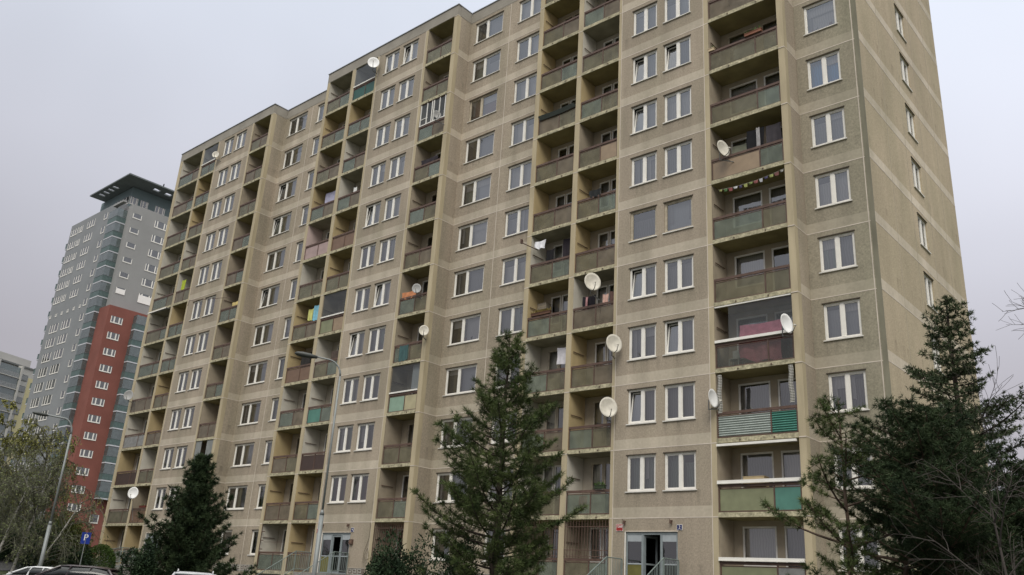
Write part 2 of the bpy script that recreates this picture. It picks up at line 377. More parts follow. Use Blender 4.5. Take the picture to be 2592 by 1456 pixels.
# ------------------------------------------------------------------ windows
def window(axis, fixed, a, b, c, d, kind, s, q, bi, parent=block, name='window', merge=None):
    """white frame, one or two lights, sill, curtain behind the pane"""
    rnd = random.Random(hash((kind, s, q, bi)) % 99991 if False else (s * 131 + q * 17 + bi * 7 + len(kind) * 1009 + (0 if axis == 'x' else 5000)))
    fm = FRAME; mull = (a + b) / 2; tilt = False; cl = cr = None; single = False
    base = rnd.choice([0, 0, 1, 1, 2, 7, 0]); cl = cr = CURT[base]
    if rnd.random() < .3: cl = CURT[rnd.choice([0, 2, 1])]
    if rnd.random() < .12: tilt = True
    if kind == 'wide':
        mull = a + (b - a) * .42; cl = CURT[rnd.choice([6, 2, 3, 2])]; cr = CURT[rnd.choice([0, 7, 1, 0])]
        if bi == 1 and s == 9: fm = FRAMEW; cl = cr = CURT[5]
    if kind == 'gnd': single = True
    if kind == 'A' :
        if s == 5: fm = FRAMEW; single = True; cl = cr = CURT[7 if q else 2]; tilt = False
        if (s, q) in ((7, 0), (8, 1), (4, 0), (2, 0), (8, 0)): tilt = True
        if s == 1: cl = cr = CURT[3]; tilt = False
        if s == 6: cl = CURT[2]; cr = CURT[0]
        if s in (3, 4): cl = cr = CURT[0]
        if s == 2: cl = cr = CURT[0]
    if kind == 'bay' and bi == 1:
        if (s, q) == (9, 1) or (s, q) == (6, 0): cl = DARKIN
        if (s, q) in ((11, 1), (5, 1), (4, 0)): tilt = True
        if s == 1: cl = cr = CURT[5]
    if kind == 'end':
        if s == 7: cl = cr = CURT[4]; tilt = False
        if s == 8: single = True; cl = cr = CURT[1]
        if s == 3: cl = cr = CURT[7]
        if s == 2: cl = cr = CURT[2]
        if s in (4, 6): cl = cr = CURT[0]
        tilt = False
    if kind == 'gable': tilt = False
    def T(u0, u1, d0, d1, w0, w1, mb, M):
        if axis == 'x': mb.box(u0, u1, fixed + d0, fixed + d1, w0, w1, M)
        else: mb.box(fixed - d1, fixed - d0, u0, u1, w0, w1, M)
    fr = MB(); fw = .075; D0, D1 = .06, .13
    T(a, b, D0, D1, c, c + fw, fr, fm); T(a, b, D0, D1, d - fw, d, fr, fm); T(a, a + fw, D0, D1, c + fw, d - fw, fr, fm); T(b - fw, b, D0, D1, c + fw, d - fw, fr, fm)
    cells = [(a + fw, b - fw)]
    if not single:
        T(mull - .07, mull + .07, D0 - .004, D1, c + fw, d - fw, fr, fm); cells = [(a + fw, mull - .07), (mull + .07, b - fw)]
    pn = MB(); sashes = MB(); cu = MB()
    for i, (u, v) in enumerate(cells):
        w0, w1 = c + fw, d - fw
        M = cl if i == 0 else cr
        if tilt and i == 0 and axis == 'x':
            # sash dropped open inwards at the top
            X = Matrix.Translation((0, fixed + .11, w0)) @ Matrix.Rotation(R_(-7), 4, 'X') @ Matrix.Translation((0, 0, 0))
            h = w1 - w0
            for (p0, p1, r0, r1) in ((u, v, 0, .05), (u, v, h - .05, h), (u, u + .05, .05, h - .05), (v - .05, v, .05, h - .05)): fr.box(p0, p1, -.02, .02, r0, r1, fm, X)
            pts = [X @ Vector(pp) for pp in ((u + .05, 0, .05), (v - .05, 0, .05), (v - .05, 0, h - .05), (u + .05, 0, h - .05))]; pn.face(pts, GLASS)
        else:
            sw = .03
            T(u, v, D0 + .02, D1, w0, w0 + sw, fr, fm); T(u, v, D0 + .02, D1, w1 - sw, w1, fr, fm); T(u, u + sw, D0 + .02, D1, w0 + sw, w1 - sw, fr, fm); T(v - sw, v, D0 + .02, D1, w0 + sw, w1 - sw, fr, fm)
            if axis == 'x': pn.face([(u, fixed + .11, w0), (v, fixed + .11, w0), (v, fixed + .11, w1), (u, fixed + .11, w1)], GLASS)
            else: pn.face([(fixed - .11, u, w0), (fixed - .11, v, w0), (fixed - .11, v, w1), (fixed - .11, u, w1)], GLASS)
        dd = .36
        top = w1
        if M is not DARKIN and rnd.random() < .3 and not tilt: top = w1 - rnd.uniform(.08, .3)
        P = (lambda uu, ww, d=dd: (uu, fixed + d, ww)) if axis == 'x' else (lambda uu, ww, d=dd: (fixed - d, uu, ww))
        cu.face([P(u - .1, w0 - .1), P(v + .1, w0 - .1), P(v + .1, top + .1 if top == w1 else top), P(u - .1, top + .1 if top == w1 else top)], M)
    P = (lambda uu, ww, d: (uu, fixed + d, ww)) if axis == 'x' else (lambda uu, ww, d: (fixed - d, uu, ww))
    if not tilt and kind != 'gable':
        for (u, v) in cells:
            if rnd.random() < .4:
                w_ = rnd.uniform(.1, .26); hh = c + fw + rnd.choice([0, 0, .45]); q_ = rnd.choice([CURT[1], CURT[1], CURT[0], CURT[3]])
                for (g0, g1) in ((u - .02, u + w_), (v - w_, v + .02))[:rnd.choice([1, 2])]: cu.face([P(g0, hh, .3), P(g1, hh + rnd.uniform(-.05, .05), .3), P(g1 - w_ * .2, d, .3), P(g0, d, .3)], q_)
            if rnd.random() < .25:      # a pelmet or net across the top
                hh = d - rnd.uniform(.2, .55); cu.face([P(u - .03, hh, .28), P(v + .03, hh, .28), P(v + .03, d, .28), P(u - .03, d, .28)], CURT[1])
            if rnd.random() < .22:      # things standing on the inner sill
                for _ in range(rnd.randint(1, 3)):
                    g0 = rnd.uniform(u, v - .15); cu.face([P(g0, c, .2), P(g0 + .1, c, .2), P(g0 + .13, c + fw + rnd.uniform(.12, .3), .2), P(g0 - .02, c + fw + rnd.uniform(.1, .3), .2)], rnd.choice([MATS['curtain_green'], CURT[2], CURT[5]]))
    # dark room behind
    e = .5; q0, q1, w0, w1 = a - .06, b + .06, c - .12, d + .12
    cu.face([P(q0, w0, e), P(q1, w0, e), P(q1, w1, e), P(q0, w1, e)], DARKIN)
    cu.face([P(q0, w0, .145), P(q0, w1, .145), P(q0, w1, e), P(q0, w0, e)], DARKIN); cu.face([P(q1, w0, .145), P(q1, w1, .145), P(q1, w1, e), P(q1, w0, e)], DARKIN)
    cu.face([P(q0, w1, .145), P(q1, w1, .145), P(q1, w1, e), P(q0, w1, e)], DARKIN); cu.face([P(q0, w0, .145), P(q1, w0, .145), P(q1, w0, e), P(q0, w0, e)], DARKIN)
    si = MB(); T(a - .05, b + .05, -.06, .06, c - .045, c - .003, si, mat('sill_metal', (.62, .60, .55), .45, .1, 3))
    shd = MB(); T(a - .04, b + .04, -.035, .05, d + .002, d + .035, shd, mat('lintel_shadow_brown', (.085, .07, .055), .8, .2, 4))  # added dark brown strip, painted to stand in for the lintel's shadow line
    if merge is not None:
        for x in (fr, pn, cu, si, shd):
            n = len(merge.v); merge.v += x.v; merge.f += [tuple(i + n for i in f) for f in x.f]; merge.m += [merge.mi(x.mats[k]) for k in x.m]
        return
    o = fr.build(name, parent); pn.build('pane', o); cu.build('curtain', o); si.build('sill', o); shd.build('lintel_shadow_strip', o)
    return o
def wdist(w):
    u = (w[2] + w[3]) / 2; z = (w[4] + w[5]) / 2
    P = Vector((u, w[1], z)) if w[0] == 'x' else Vector((w[1], u, z))
    return (P - CP).length * (1.6 if w[0] == 'y' else 1)
WIN.sort(key=wdist)
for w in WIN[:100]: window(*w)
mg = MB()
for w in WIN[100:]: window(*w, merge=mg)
tag(mg.build('farther_windows', block), 'white-framed windows of the far upper storeys', kind='stuff')
# ------------------------------------------------------------------ loggias
COLS = {}
for bi, b in enumerate(BL):
    n = 'CBA'[bi]
    COLS[n + 'a'] = (b['f0'][1], b['f1'][0]); COLS[n + 'b'] = (b['f1'][1], b['bl']); COLS[n + 'c'] = b['c']
WCOL = dict(Aa='twwwywyyyyyy', Ab='twyywyytywwy', Ac='tttttttttttt', Ba='wyywyywpytyw', Bb='yywwwtyywwyw', Bc='tttttttttttt', Ca='ywywwwwwwwww', Cb='ytwyywywwyyw', Cc='tttttttttttt')
def pc(name, col, rough=.5): return mat('rail_' + name, col, rough, .12, 2.5, spec=.4)
TEAL = pc('teal', (.075, .19, .15)); OLIVE = pc('olive', (.19, .20, .115)); DKGREEN = pc('dark_green', (.018, .075, .06)); MINT = pc('mint', (.22, .32, .24)); SAND = pc('sand', (.38, .34, .21)); BROWN = pc('brown', (.16, .10, .065)); DKBROWN = pc('dark_brown', (.055, .035, .028)); PINKP = pc('pinkish', (.34, .25, .23)); TAN = pc('tan', (.27, .20, .13))
CORR = mat('corrugated_white', (.33, .37, .34), .5, .1, 3); CORRG = mat('corrugated_green', (.07, .21, .165), .5, .1, 3)
SPEC = {('Ac', 2): (CORR, CORRG), ('Ac', 1): (OLIVE, TEAL), ('Ac', 6): (TAN, WIREDL), ('Ac', 3): (CLEARP, CLEARP), ('Bb', 11): (DKGREEN, DKGREEN), ('Bb', 3): (TEAL, WIREDL), ('Bc', 3): (MINT, SAND), ('Ba', 4): (BROWN, BROWN), ('Bb', 5): (OLIVE, TAN), ('Bb', 7): (BROWN, BROWN), ('Bb', 2): (DKBROWN, DKBROWN), ('Ba', 7): (PINKP, PINKP),
        ('Ca', 1): (WIRED, WIRED), ('Ca', 2): (DKBROWN, DKBROWN), ('Ca', 3): (RAILG, RAILG), ('Bc', 0): (DKBROWN, DKBROWN), ('Ac', 0): (OLIVE, RAILG), ('Ab', 7): (WIRED, TAN), ('Cb', 1): (BROWN, BROWN), ('Bc', 5): (WIREDL, WIRED)}
LOG = []
for cn, (x0, x1) in COLS.items():
    wide = x1 - x0 > 3
    for s in range(NS):
        zf = s * H; zc = zf + H
        rnd = random.Random(cn + str(s))
        lg = MB(); lg.box(x0 + .002, x1 - .002, -.03, RY - .004, zf - .03, zf + .15, SLAB)
        # dark damp spots and a drip lip are in the material; the outlet stubs are real
        for t in (.3, .72):
            if rnd.random() < .8: lg.box(x0 + (x1 - x0) * t - .02, x0 + (x1 - x0) * t + .03, -.06, -.03, zf + .02, zf + .07, RAIL)
        lo = lg.build('loggia', block)
        MW = WALLC[WCOL[cn][s]]
        lin = MB()
        lin.box(x0, x0 + .006, .012, RY - .01, zf + .155, zc - .036, MW)
        lin.box(x1 - .006, x1, .012, RY - .01, zf + .155, zc - .036, MW)
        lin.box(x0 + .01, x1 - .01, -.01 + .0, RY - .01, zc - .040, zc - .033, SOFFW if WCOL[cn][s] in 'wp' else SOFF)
        # back wall with window and door
        if wide: wx = (x0 + .36, x0 + 1.74); dx = (x0 + 2.04, x0 + 2.92)
        else: wx = (x0 + .46, x0 + 1.10); dx = (x0 + 1.14, x0 + 1.86)
        hw = (wx[0], wx[1], zf + 1.08, zf + 2.55); hd = (dx[0], dx[1], zf + .22, zf + 2.55)
        sheet(lin, 'x', RY, x0, x1, zf + .15, zc - .04, [hw, hd], WT if WCOL[cn][s] in 'ty' else mat('wall_greige', (.38, .34, .27), .9, .12, 2), depth=.08)
        for h in (hw, hd):
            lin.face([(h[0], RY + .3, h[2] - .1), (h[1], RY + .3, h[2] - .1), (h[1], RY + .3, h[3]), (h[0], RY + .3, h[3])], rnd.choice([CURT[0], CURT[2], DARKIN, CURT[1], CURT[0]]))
        lin.build('lining', lo)
        dr = MB(); fm = FRAME if rnd.random() < .8 else FRAMEW
        for h in (hw, hd):
            a, c, d, e = h; f = .07
            dr.box(a, c, RY + .02, RY + .08, d, d + f, fm); dr.box(a, c, RY + .02, RY + .08, e - f, e, fm); dr.box(a, a + f, RY + .02, RY + .08, d + f, e - f, fm); dr.box(c - f, c, RY + .02, RY + .08, d + f, e - f, fm)
            dr.face([(a + f, RY + .06, d + f), (c - f, RY + .06, d + f), (c - f, RY + .06, e - f), (a + f, RY + .06, e - f)], GLASS)
        dr.build('balcony_door', lo)
        # railing
        rm = RAIL if bi >= 0 else RAILG
        sp = x0 + (x1 - x0) * (.68 if wide else .56)
        r = MB(); t0, t1 = zf + 1.08, zf + 1.19
        r.box(x0 + .01, x1 - .01, .02, .09, t0, t1, rm); r.box(x0 + .01, x1 - .01, .035, .075, zf + .17, zf + .21, rm); r.box(x0 + .01, x1 - .01, .04, .07, t0 - .07, t0 - .04, rm)
        for x in (x0 + .012, sp - .025, x1 - .062): r.box(x, x + .05, .03, .08, zf + .15 if x != sp - .025 else zf + .2, t0, rm)
        r.build('railing', lo)
        pl, pr = SPEC.get((cn, s), (rnd.choice([WIRED, WIRED, WIREDB, WIREDL]), rnd.choice([WIRED, WIREDL, WIREDB])))
        for (a, c, M) in ((x0 + .063, sp - .027, pl), (sp + .027, x1 - .064, pr)):
            q = MB()
            if M in (CORR, CORRG):
                n = 9; zz0, zz1 = zf + .22, t0 - .05
                for i in range(n * 2):
                    za = zz0 + (zz1 - zz0) * i / (n * 2); zb = zz0 + (zz1 - zz0) * (i + 1) / (n * 2); ya, yb = (.03, .075) if i % 2 else (.075, .03)
                    q.face([(a, ya, za), (c, ya, za), (c, yb, zb), (a, yb, zb)], M)
            else: q.box(a, c, .05, .056, zf + .21, t0 - .041, M)
            q.build('railing_panel', lo)
        if rnd.random() < .62:
            q = MB(); zz = zf + rnd.uniform(1.72, 2.0)
            q.box(x0 + .03, x0 + .06, .12, .95, zz, zz + .03, RAIL); q.build('clothes_bar', lo)
        LOG.append((cn, s, x0, x1, lo))
# enclosed loggias
def glazing(cn, s, kind):
    x0, x1 = COLS[cn]; zf = s * H; lo = [l for l in LOG if l[0] == cn and l[1] == s][0][4]
    q = MB(); a0, a1 = zf + 1.20, zf + 2.76
    gl = MATS.get('glazing_glass') or glassmat('glazing_glass', tint=(.8, .84, .86), refl=.03, body=(.22, .235, .235), alpha=.12, ior=1.25)
    if kind == 'open': q.box(x0 + .02, x1 - .02, -.06, .11, a0, a0 + .11, FRAME); q.box(x0 + .02, x1 - .02, -.02, .06, a1 - .05, a1, FRAME); q.face([(x0 + .6, .04, a0 + .1), (x1 - .02, .04, a0 + .1), (x1 - .02, .04, a1 - .04), (x0 + .6, .04, a1 - .04)], gl)
    elif kind == 'bars':
        q.box(x0 + .02, x1 - .02, .0, .08, a0, a0 + .06, FRAME); q.box(x0 + .02, x1 - .02, .0, .08, a1 - .04, a1, RAIL)
        for t in (.02, .26, .45, .52, .74, .95): q.box(x0 + (x1 - x0) * t, x0 + (x1 - x0) * t + .05, .0, .07, a0 + .06, a1 - .04, FRAME)
        q.box(x0 + .07, x0 + .7, .01, .06, a0 + .45, a0 + .49, FRAME)
        q.face([(x0 + .1, .04, a0 + .06), (x1 - .05, .04, a0 + .06), (x1 - .05, .04, a1 - .04), (x0 + .1, .04, a1 - .04)], gl)
    elif kind == 'panel':
        q.box(x0 + .02, x1 - .02, .0, .07, a0, a0 + .05, RAILG); gm = mat('grey_sheet', (.20, .21, .20), .6, .15, 2)
        q.box(x0 + .05, x0 + .75, .02, .05, a0 + .05, a1, gm); q.box(x1 - .8, x1 - .03, .02, .05, a0 + .05, a1, gm)
    else:
        q.box(x0 + .02, x1 - .02, -.03, .08, a0, a0 + .08, FRAME)
        q.face([(x0 + .03, .04, a0 + .08), (x1 - .02, .04, a0 + .08), (x1 - .02, .04, a1), (x0 + .03, .04, a1)], gl)
        if kind == 'curtain': q.box(x0 + (x1 - x0) * .62, x1 - .06, .3, .31, a0, a1, curtainmat('white_curtain', (.5, .5, .47)) if 'white_curtain' not in MATS else MATS['white_curtain'])
    q.build('glazing', lo)
glazing('Ac', 3, 'open'); glazing('Bc', 9, 'bars'); glazing('Bc', 3, 'curtain'); glazing('Bb', 11, 'plain'); glazing('Bb', 5, 'plain'); glazing('Cc', 2, 'panel'); glazing('Cb', 11, 'plain')
for s in (1, 0):
    lo = [l for l in LOG if l[0] == 'Ac' and l[1] == s][0][4]; q = MB(); x0, x1 = COLS['Ac']
    q.box(x0 + .0, x1 - .02, -.07, .12, s * H + 1.24, s * H + 1.33, FRAME); q.box(x0, x1 - .02, -.08, .0, s * H + 1.20, s * H + 1.24, FRAME); q.build('window_ledge', lo)
# ground-storey security bars
for cn in ('Ab', 'Bc', 'Aa'):
    lo = [l for l in LOG if l[0] == cn and l[1] == 0][0][4]; x0, x1 = COLS[cn]; q = MB(); n = int((x1 - x0) / .15)
    for i in range(n + 1): xx = x0 + .03 + (x1 - x0 - .06) * i / n; q.box(xx - .009, xx + .009, -.01, .01, 1.2, 2.74, RAIL)
    for zz in (1.25, 1.5, 2.45): q.box(x0 + .02, x1 - .02, -.016, -.01, zz, zz + .03, RAIL)
    q.build('security_bars', lo)
lo = [l for l in LOG if l[0] == 'Ba' and l[1] == 0][0][4]; x0, x1 = COLS['Ba']; q = MB()
q.box(x0 + .02, x0 + .05, -.02, .01, .3, 2.74, RAIL)
for zz in (1.3, 1.8, 2.3): q.box(x0 + .05, x0 + .35, -.02, .0, zz, zz + .05, RAIL)
q.box(x0 + .35, x1 - .1, -.0, .01, 1.72, 1.74, RAIL); q.build('security_bars', lo)
# ------------------------------------------------------------------ entrances
DM = mat('entrance_grey_paint', (.21, .24, .245), .5, .12, 4); DMW = mat('entrance_pale_panel', (.33, .36, .37), .5, .08, 4)
def entrance(x0, x1, splits, opened):
    m0, m1 = splits; f = MB(); y0, y1 = .03, .10
    f.box(x0, x1, y0, y1, 2.14, 2.25, DM)
    for a, c in ((x0, x0 + .07), (m0 - .05, m0 + .05), (m1 - .05, m1 + .05), (x1 - .07, x1)): f.box(a, c, y0, y1, .12, 2.14, DM)
    o = f.build('entrance_portal', block)
    for a, c, nm in ((x0 + .07, m0 - .05, 'side_light'), (m1 + .05, x1 - .07, 'side_light')):
        p = MB(); p.box(a, c, y0 + .01, y1 - .01, 1.88, 2.13, DMW); p.box(a, c, y0 + .01, y1 - .01, 1.0, 1.05, DMW); p.box(a, c, y0 + .01, y1 - .01, .13, .2, DM)
        p.face([(a, .06, 1.05), (c, .06, 1.05), (c, .06, 1.88), (a, .06, 1.88)], GLASS)
        p.box(a, c, .055, .065, .2, 1.0, mat('ochre_kick_panel', (.13, .12, .035), .6, .15, 3) if a < m0 else DARKIN); p.build(nm, o)
    p = MB()
    X = None
    a, c = m0 + .05, m1 - .05
    if opened: X = Matrix.Translation((a, .08, 0)) @ Matrix.Rotation(R_(80), 4, 'Z') @ Matrix.Translation((-a, -.08, 0))
    for (u0, u1, v0, v1) in ((a, c, .13, .25), (a, c, 2.03, 2.13), (a, a + .08, .25, 2.03), (c - .08, c, .25, 2.03), (a + .08, c - .08, 1.0, 1.06)): p.box(u0, u1, .06, .1, v0, v1, DM, X)
    p.build('entrance_door', o)
    d = MB(); d.face([(x0 - .1, 2.2, .1), (x1 + .1, 2.2, .1), (x1 + .1, 2.2, 2.6), (x0 - .1, 2.2, 2.6)], DARKIN); d.face([(x0 - .1, .15, .1), (x0 - .1, 2.2, .1), (x0 - .1, 2.2, 2.6), (x0 - .1, .15, 2.6)], DARKIN); d.face([(x1 + .1, .15, .1), (x1 + .1, 2.2, .1), (x1 + .1, 2.2, 2.6), (x1 + .1, .15, 2.6)], DARKIN)
    d.face([(x0 - .1, .15, .11), (x1 + .1, .15, .11), (x1 + .1, 2.2, .11), (x0 - .1, 2.2, .11)], ASPH); d.face([(x0 - .1, .15, 2.6), (x1 + .1, .15, 2.6), (x1 + .1, 2.2, 2.6), (x0 - .1, 2.2, 2.6)], DARKIN); d.build('hallway', o)
    w = MB(); w.box(x0 - .03, x1 + .03, -.03, .0, 2.252, 2.29, JOINT); w.box(x0 - .045, x0 - .003, -.02, .03, .12, 2.25, FRAME); w.build('door_surround', o)
entrance(-4.17, -1.77, (-3.39, -2.52), True); entrance(-24.18, -21.75, (-23.35, -22.48), False); entrance(-44.2, -41.77, (-43.35, -42.48), False)
STEP = mat('step_concrete', (.22, .21, .19), .9, .15, 3, .3); RGR = mat('pale_green_steel', (.165, .20, .185), .5, .15, 5)
def stairs(xl, xr, lev, label):
    o = empty('entrance_stairs', ((xl + xr) / 2, -1, ground_z((xl + xr) / 2, -3)), label, 'stairs', 'stairs with railings up to the entrances')
    X = Matrix.Translation(-Vector(o.location)); p = MB(); ytop = -lev; n = 9; rise = (.12 - ground_z(xl, -4)) / n
    p.box(xl, xr, ytop, -.05, ZB, .11, STEP, X)
    for i in range(1, n): p.box(xl + .05, xr - .05, ytop - .3 * i, ytop - .3 * (i - 1), ZB, .11 - rise * i, STEP, X)
    p.build('steps', o)
    for x, l in ((xl, lev), (xr, lev)):
        q = MB(); zt = 1.19; ye = ytop - .3 * (n - 1); ze = zt - rise * (n - 1)
        def bar(a, b, r=.022): q.tube([X @ Vector(a), X @ Vector(b)], r, RGR, 5)
        bar((x, -.06, zt), (x, ytop, zt)); bar((x, ytop, zt), (x, ye, ze)); bar((x, -.06, .27), (x, ytop, .27)); bar((x, ytop, .27), (x, ye, ze - .92))
        bar((x, ytop, .1), (x, ytop, zt), .025); bar((x, ye, ze - 1.1), (x, ye, ze), .025); bar((x, -.06, .1), (x, -.06, zt), .025)
        y = -.16
        while y > ye:
            dz = 0 if y > ytop else (ytop - y) / .3 * rise
            q.tube([X @ Vector((x, y, .27 - dz)), X @ Vector((x, y, zt - dz))], .011, RGR, 4, False); y -= .115
        q.build('stair_railing', o)
stairs(-4.3, -1.70, 1.15, 'concrete entrance steps with grey-green railings below the open door numbered 2')
stairs(-25.0, -21.68, 1.0, 'entrance steps with green picket railings behind the tall lamp pole')
stairs(-45.0, -41.7, 1.15, 'entrance steps with green railings beside the round green shrub')
#PART2
# ------------------------------------------------------------------ signs and fittings by the doors
def text_mesh(body, size, M, loc, parent, name='lettering', rz=0, extr=.003):
    cu = bpy.data.curves.new('t', 'FONT'); cu.body = body; cu.size = size; cu.extrude = extr; cu.align_x = 'CENTER'; cu.align_y = 'CENTER'
    ob = bpy.data.objects.new('t', cu); COL.objects.link(ob); dg = bpy.context.evaluated_depsgraph_get(); dg.update()
    me = bpy.data.meshes.new_from_object(ob.evaluated_get(dg)); bpy.data.objects.remove(ob); me.name = name; me.materials.clear(); me.materials.append(M)
    o = bpy.data.objects.new(name, me); COL.objects.link(o); o.parent = parent; o.rotation_euler = (R_(90), 0, rz); o.location = loc; return o
REDP = mat('red_enamel', (.30, .035, .03), .35, .08, 3); BLUEP = mat('blue_enamel', (.012, .02, .10), .35, .08, 3); WHP = mat('white_enamel', (.8, .78, .74), .35, .03, 3)
def plate(x0, x1, z0, z1, M, lines, label):
    cx, cz = (x0 + x1) / 2, (z0 + z1) / 2; o = empty('house_number_plate', (cx, -.02, cz), label, 'sign', 'enamel plates beside the entrances')
    w, h = (x1 - x0) / 2, (z1 - z0) / 2; p = MB(); p.box(-w, w, -.006, .01, -h, h, WHP); p.box(-w + .012, w - .012, -.009, -.006, -h + .012, h - .012, M); p.build('plate', o)
    for t, sz, dz in lines: text_mesh(t, sz, WHP, (0, -.011, dz), o)
plate(-4.64, -4.30, 2.28, 2.56, REDP, [('1268', .15, .045)], 'red enamel plate reading 1268 left of the open doorway')
plate(-1.79, -1.55, 2.31, 2.52, BLUEP, [('2', .17, 0)], 'small blue plate with a white 2 beside the open doorway')
plate(-24.72, -24.48, 2.22, 2.48, REDP, [], 'faded red plate behind the lamp pole by the far entrance')
plate(-21.74, -21.50, 2.28, 2.50, BLUEP, [('4', .17, 0)], 'small blue plate with a white 4 above the far entrance corner')
for x, z, w_, lab in ((-4.21, 2.62, 1, 'rusty bracket above the left end of the open doorway'), (-2.02, 2.62, 1, 'rusty bracket above the right end of the open doorway'), (-24.2, 2.62, 1, 'dark bracket above the left end of the far entrance'), (-21.95, 2.62, 1, 'dark bracket above the right end of the far entrance')):
    p = MB(); p.box(-.03, .03, -.10, 0, .02, .07, RAIL); p.box(-.025, .025, -.16, -.06, -.07, .03, RAIL); p.box(-.012, .012, -.02, 0, -.12, .03, RAIL); p.tube([(-.0, -.12, .0), (-.04, -.15, .12)], .012, RAIL)
    tag(p.build('wall_bracket', None, (x, -.01, z)), lab, 'bracket', 'brackets above the entrances')
o = empty('letter_box', (-21.57, -.01, 1.78), 'small dark box on the wall right of the far entrance', 'wall box'); p = MB(); p.box(-.13, .13, -.1, 0, -.14, .12, RAIL); p.build('housing', o); p = MB(); p.box(-.08, .08, -.105, -.1, -.06, .05, BROWN); p.build('cover', o)
# ------------------------------------------------------------------ satellite dishes
DC = {'cream': mat('dish_cream', (.56, .53, .45), .5, .12, 6), 'white': mat('dish_white', (.72, .72, .70), .5, .04, 3), 'grey': mat('dish_grey', (.30, .30, .29), .5, .06, 3)}
BLKC = mat('black_cable', (.025, .025, .025), .6, .1, 5)
ARM = mat('dish_arm', (.16, .16, .155), .5, .1, 5)
def dish(loc, dia, az, elv, col, label, pole=None):
    elv = elv * .3 - 1
    o = empty('satellite_dish', loc, label, 'satellite dish', 'satellite dishes fixed to the loggias'); M = DC[col]; r = dia / 2
    Q = Matrix.Rotation(R_(az), 4, 'Z') @ Matrix.Rotation(R_(-elv), 4, 'Y')      # +X is where it looks
    d = MB(); k = d.mi(M); nr, ns = 5, 28
    for side in (0, .012):
        for i in range(nr + 1):
            rr = r * i / nr
            for j in range(ns): t = 2 * math.pi * j / ns; d.v.append(tuple(Q @ Vector((-(r * .28) * (1 - (i / nr) ** 2) - side, rr * .92 * math.cos(t), rr * 1.06 * math.sin(t)))))
    for b in (0, (nr + 1) * ns):
        for i in range(nr):
            for j in range(ns): d.f.append((b + i * ns + j, b + i * ns + (j + 1) % ns, b + (i + 1) * ns + (j + 1) % ns, b + (i + 1) * ns + j)); d.m.append(k)
    for j in range(ns): d.f.append((nr * ns + j, nr * ns + (j + 1) % ns, (nr + 1) * ns + nr * ns + (j + 1) % ns, (nr + 1) * ns + nr * ns + j)); d.m.append(k)
    d.build('reflector', o, smooth=True)
    a = MB(); tip = Q @ Vector((r * .95, 0, -r * .55)); a.tube([Q @ Vector((-.02, 0, -r * 1.05)), Q @ Vector((r * .5, 0, -r * 1.0)), tip], .013, ARM, 5); a.build('feed_arm', o)
    l = MB(); l.tube([tip, tip + (Q @ Vector((-.09, 0, .05)))], [.035, .03], DC['cream'], 8); l.build('receiver_head', o)
    b = MB(); b.tube([Q @ Vector((-r * .3, 0, 0)), Q @ Vector((-r * .3 - .12, 0, -.02)), Q @ Vector((-r * .3 - .12, 0, 0)) + Vector((0, 0, -r * 1.15))], .022, ARM, 6)
    if pole: b.tube([Q @ Vector((-r * .3 - .12, 0, 0)) + Vector((0, 0, -r * 1.1)), Vector(pole)], .022, ARM, 6)
    b.build('mount', o)
    e0 = Vector(pole) if pole else Vector((0, .4, -.4)); c_ = MB(); c_.tube([tip, Q @ Vector((r * .5, .02, -r * 1.03)), Q @ Vector((-r * .3 - .1, .03, -r * 1.0)), e0, e0 + Vector((.03, .02, -.5)), e0 + Vector((.0, .03, -.95))], .007, BLKC, 4); c_.build('cable', o)
dish((-24.6, -.55, 32.75), .85, -40, 30, 'white', 'white dish high under the roof edge beside the green enclosed loggia', (-.1, .5, -.6))
dish((-44.3, -.45, 32.0), .58, -45, 32, 'cream', 'small cream dish at the top of the far left end of the block', (.2, .45, -.5))
dish((-17.7, -.5, 26.3), .55, -20, 30, 'grey', 'dull grey dish in front of the white-framed glazed loggia near the roof', (.15, .5, -.5))
dish((-18.05, -.4, 15.35), .56, -50, 30, 'grey', 'round grey dish beside the orange cloth', (0, .45, -.5))
dish((-17.1, -.4, 12.75), .58, -42, 30, 'cream', 'cream dish on the pier one storey below the grey dish', (-.2, .4, -.4))
dish((-5.85, -.5, 13.3), .86, -35, 30, 'cream', 'cream dish on a stem above dark laundry', (.05, .52, -.75))
dish((-4.55, -.55, 10.15), .82, -30, 30, 'cream', 'cream dish fixed to the pier, middle of the three beside the paired windows', (-.35, .55, -.5))
dish((-4.78, -.55, 7.35), .86, -38, 30, 'cream', 'cream dish, lowest of the three stacked beside the paired windows', (-.25, .55, -.5))
dish((.85, -.45, 18.1), .76, -18, 32, 'cream', 'cream dish in front of a blind and black laundry', (.2, .5, -.5))
dish((3.3, -.5, 9.8), .76, -14, 30, 'white', 'white dish at the right end of the loggia with the pink blanket', (-.05, .55, -.35))
dish((.08, -.35, 7.28), .72, -4, 26, 'white', 'white dish seen edge-on beside the corrugated balcony panels', (.1, .4, -.35))
dish((-50.3, -.6, 12.6), .78, -42, 25, 'grey', 'large dull grey dish on the left end corner of the block', (.1, .6, -.5))
dish((-46.2, -.6, 5.0), .80, -45, 25, 'white', 'white dish on a tall pole rising past a lower left loggia rail', (-.05, .4, -1.9))
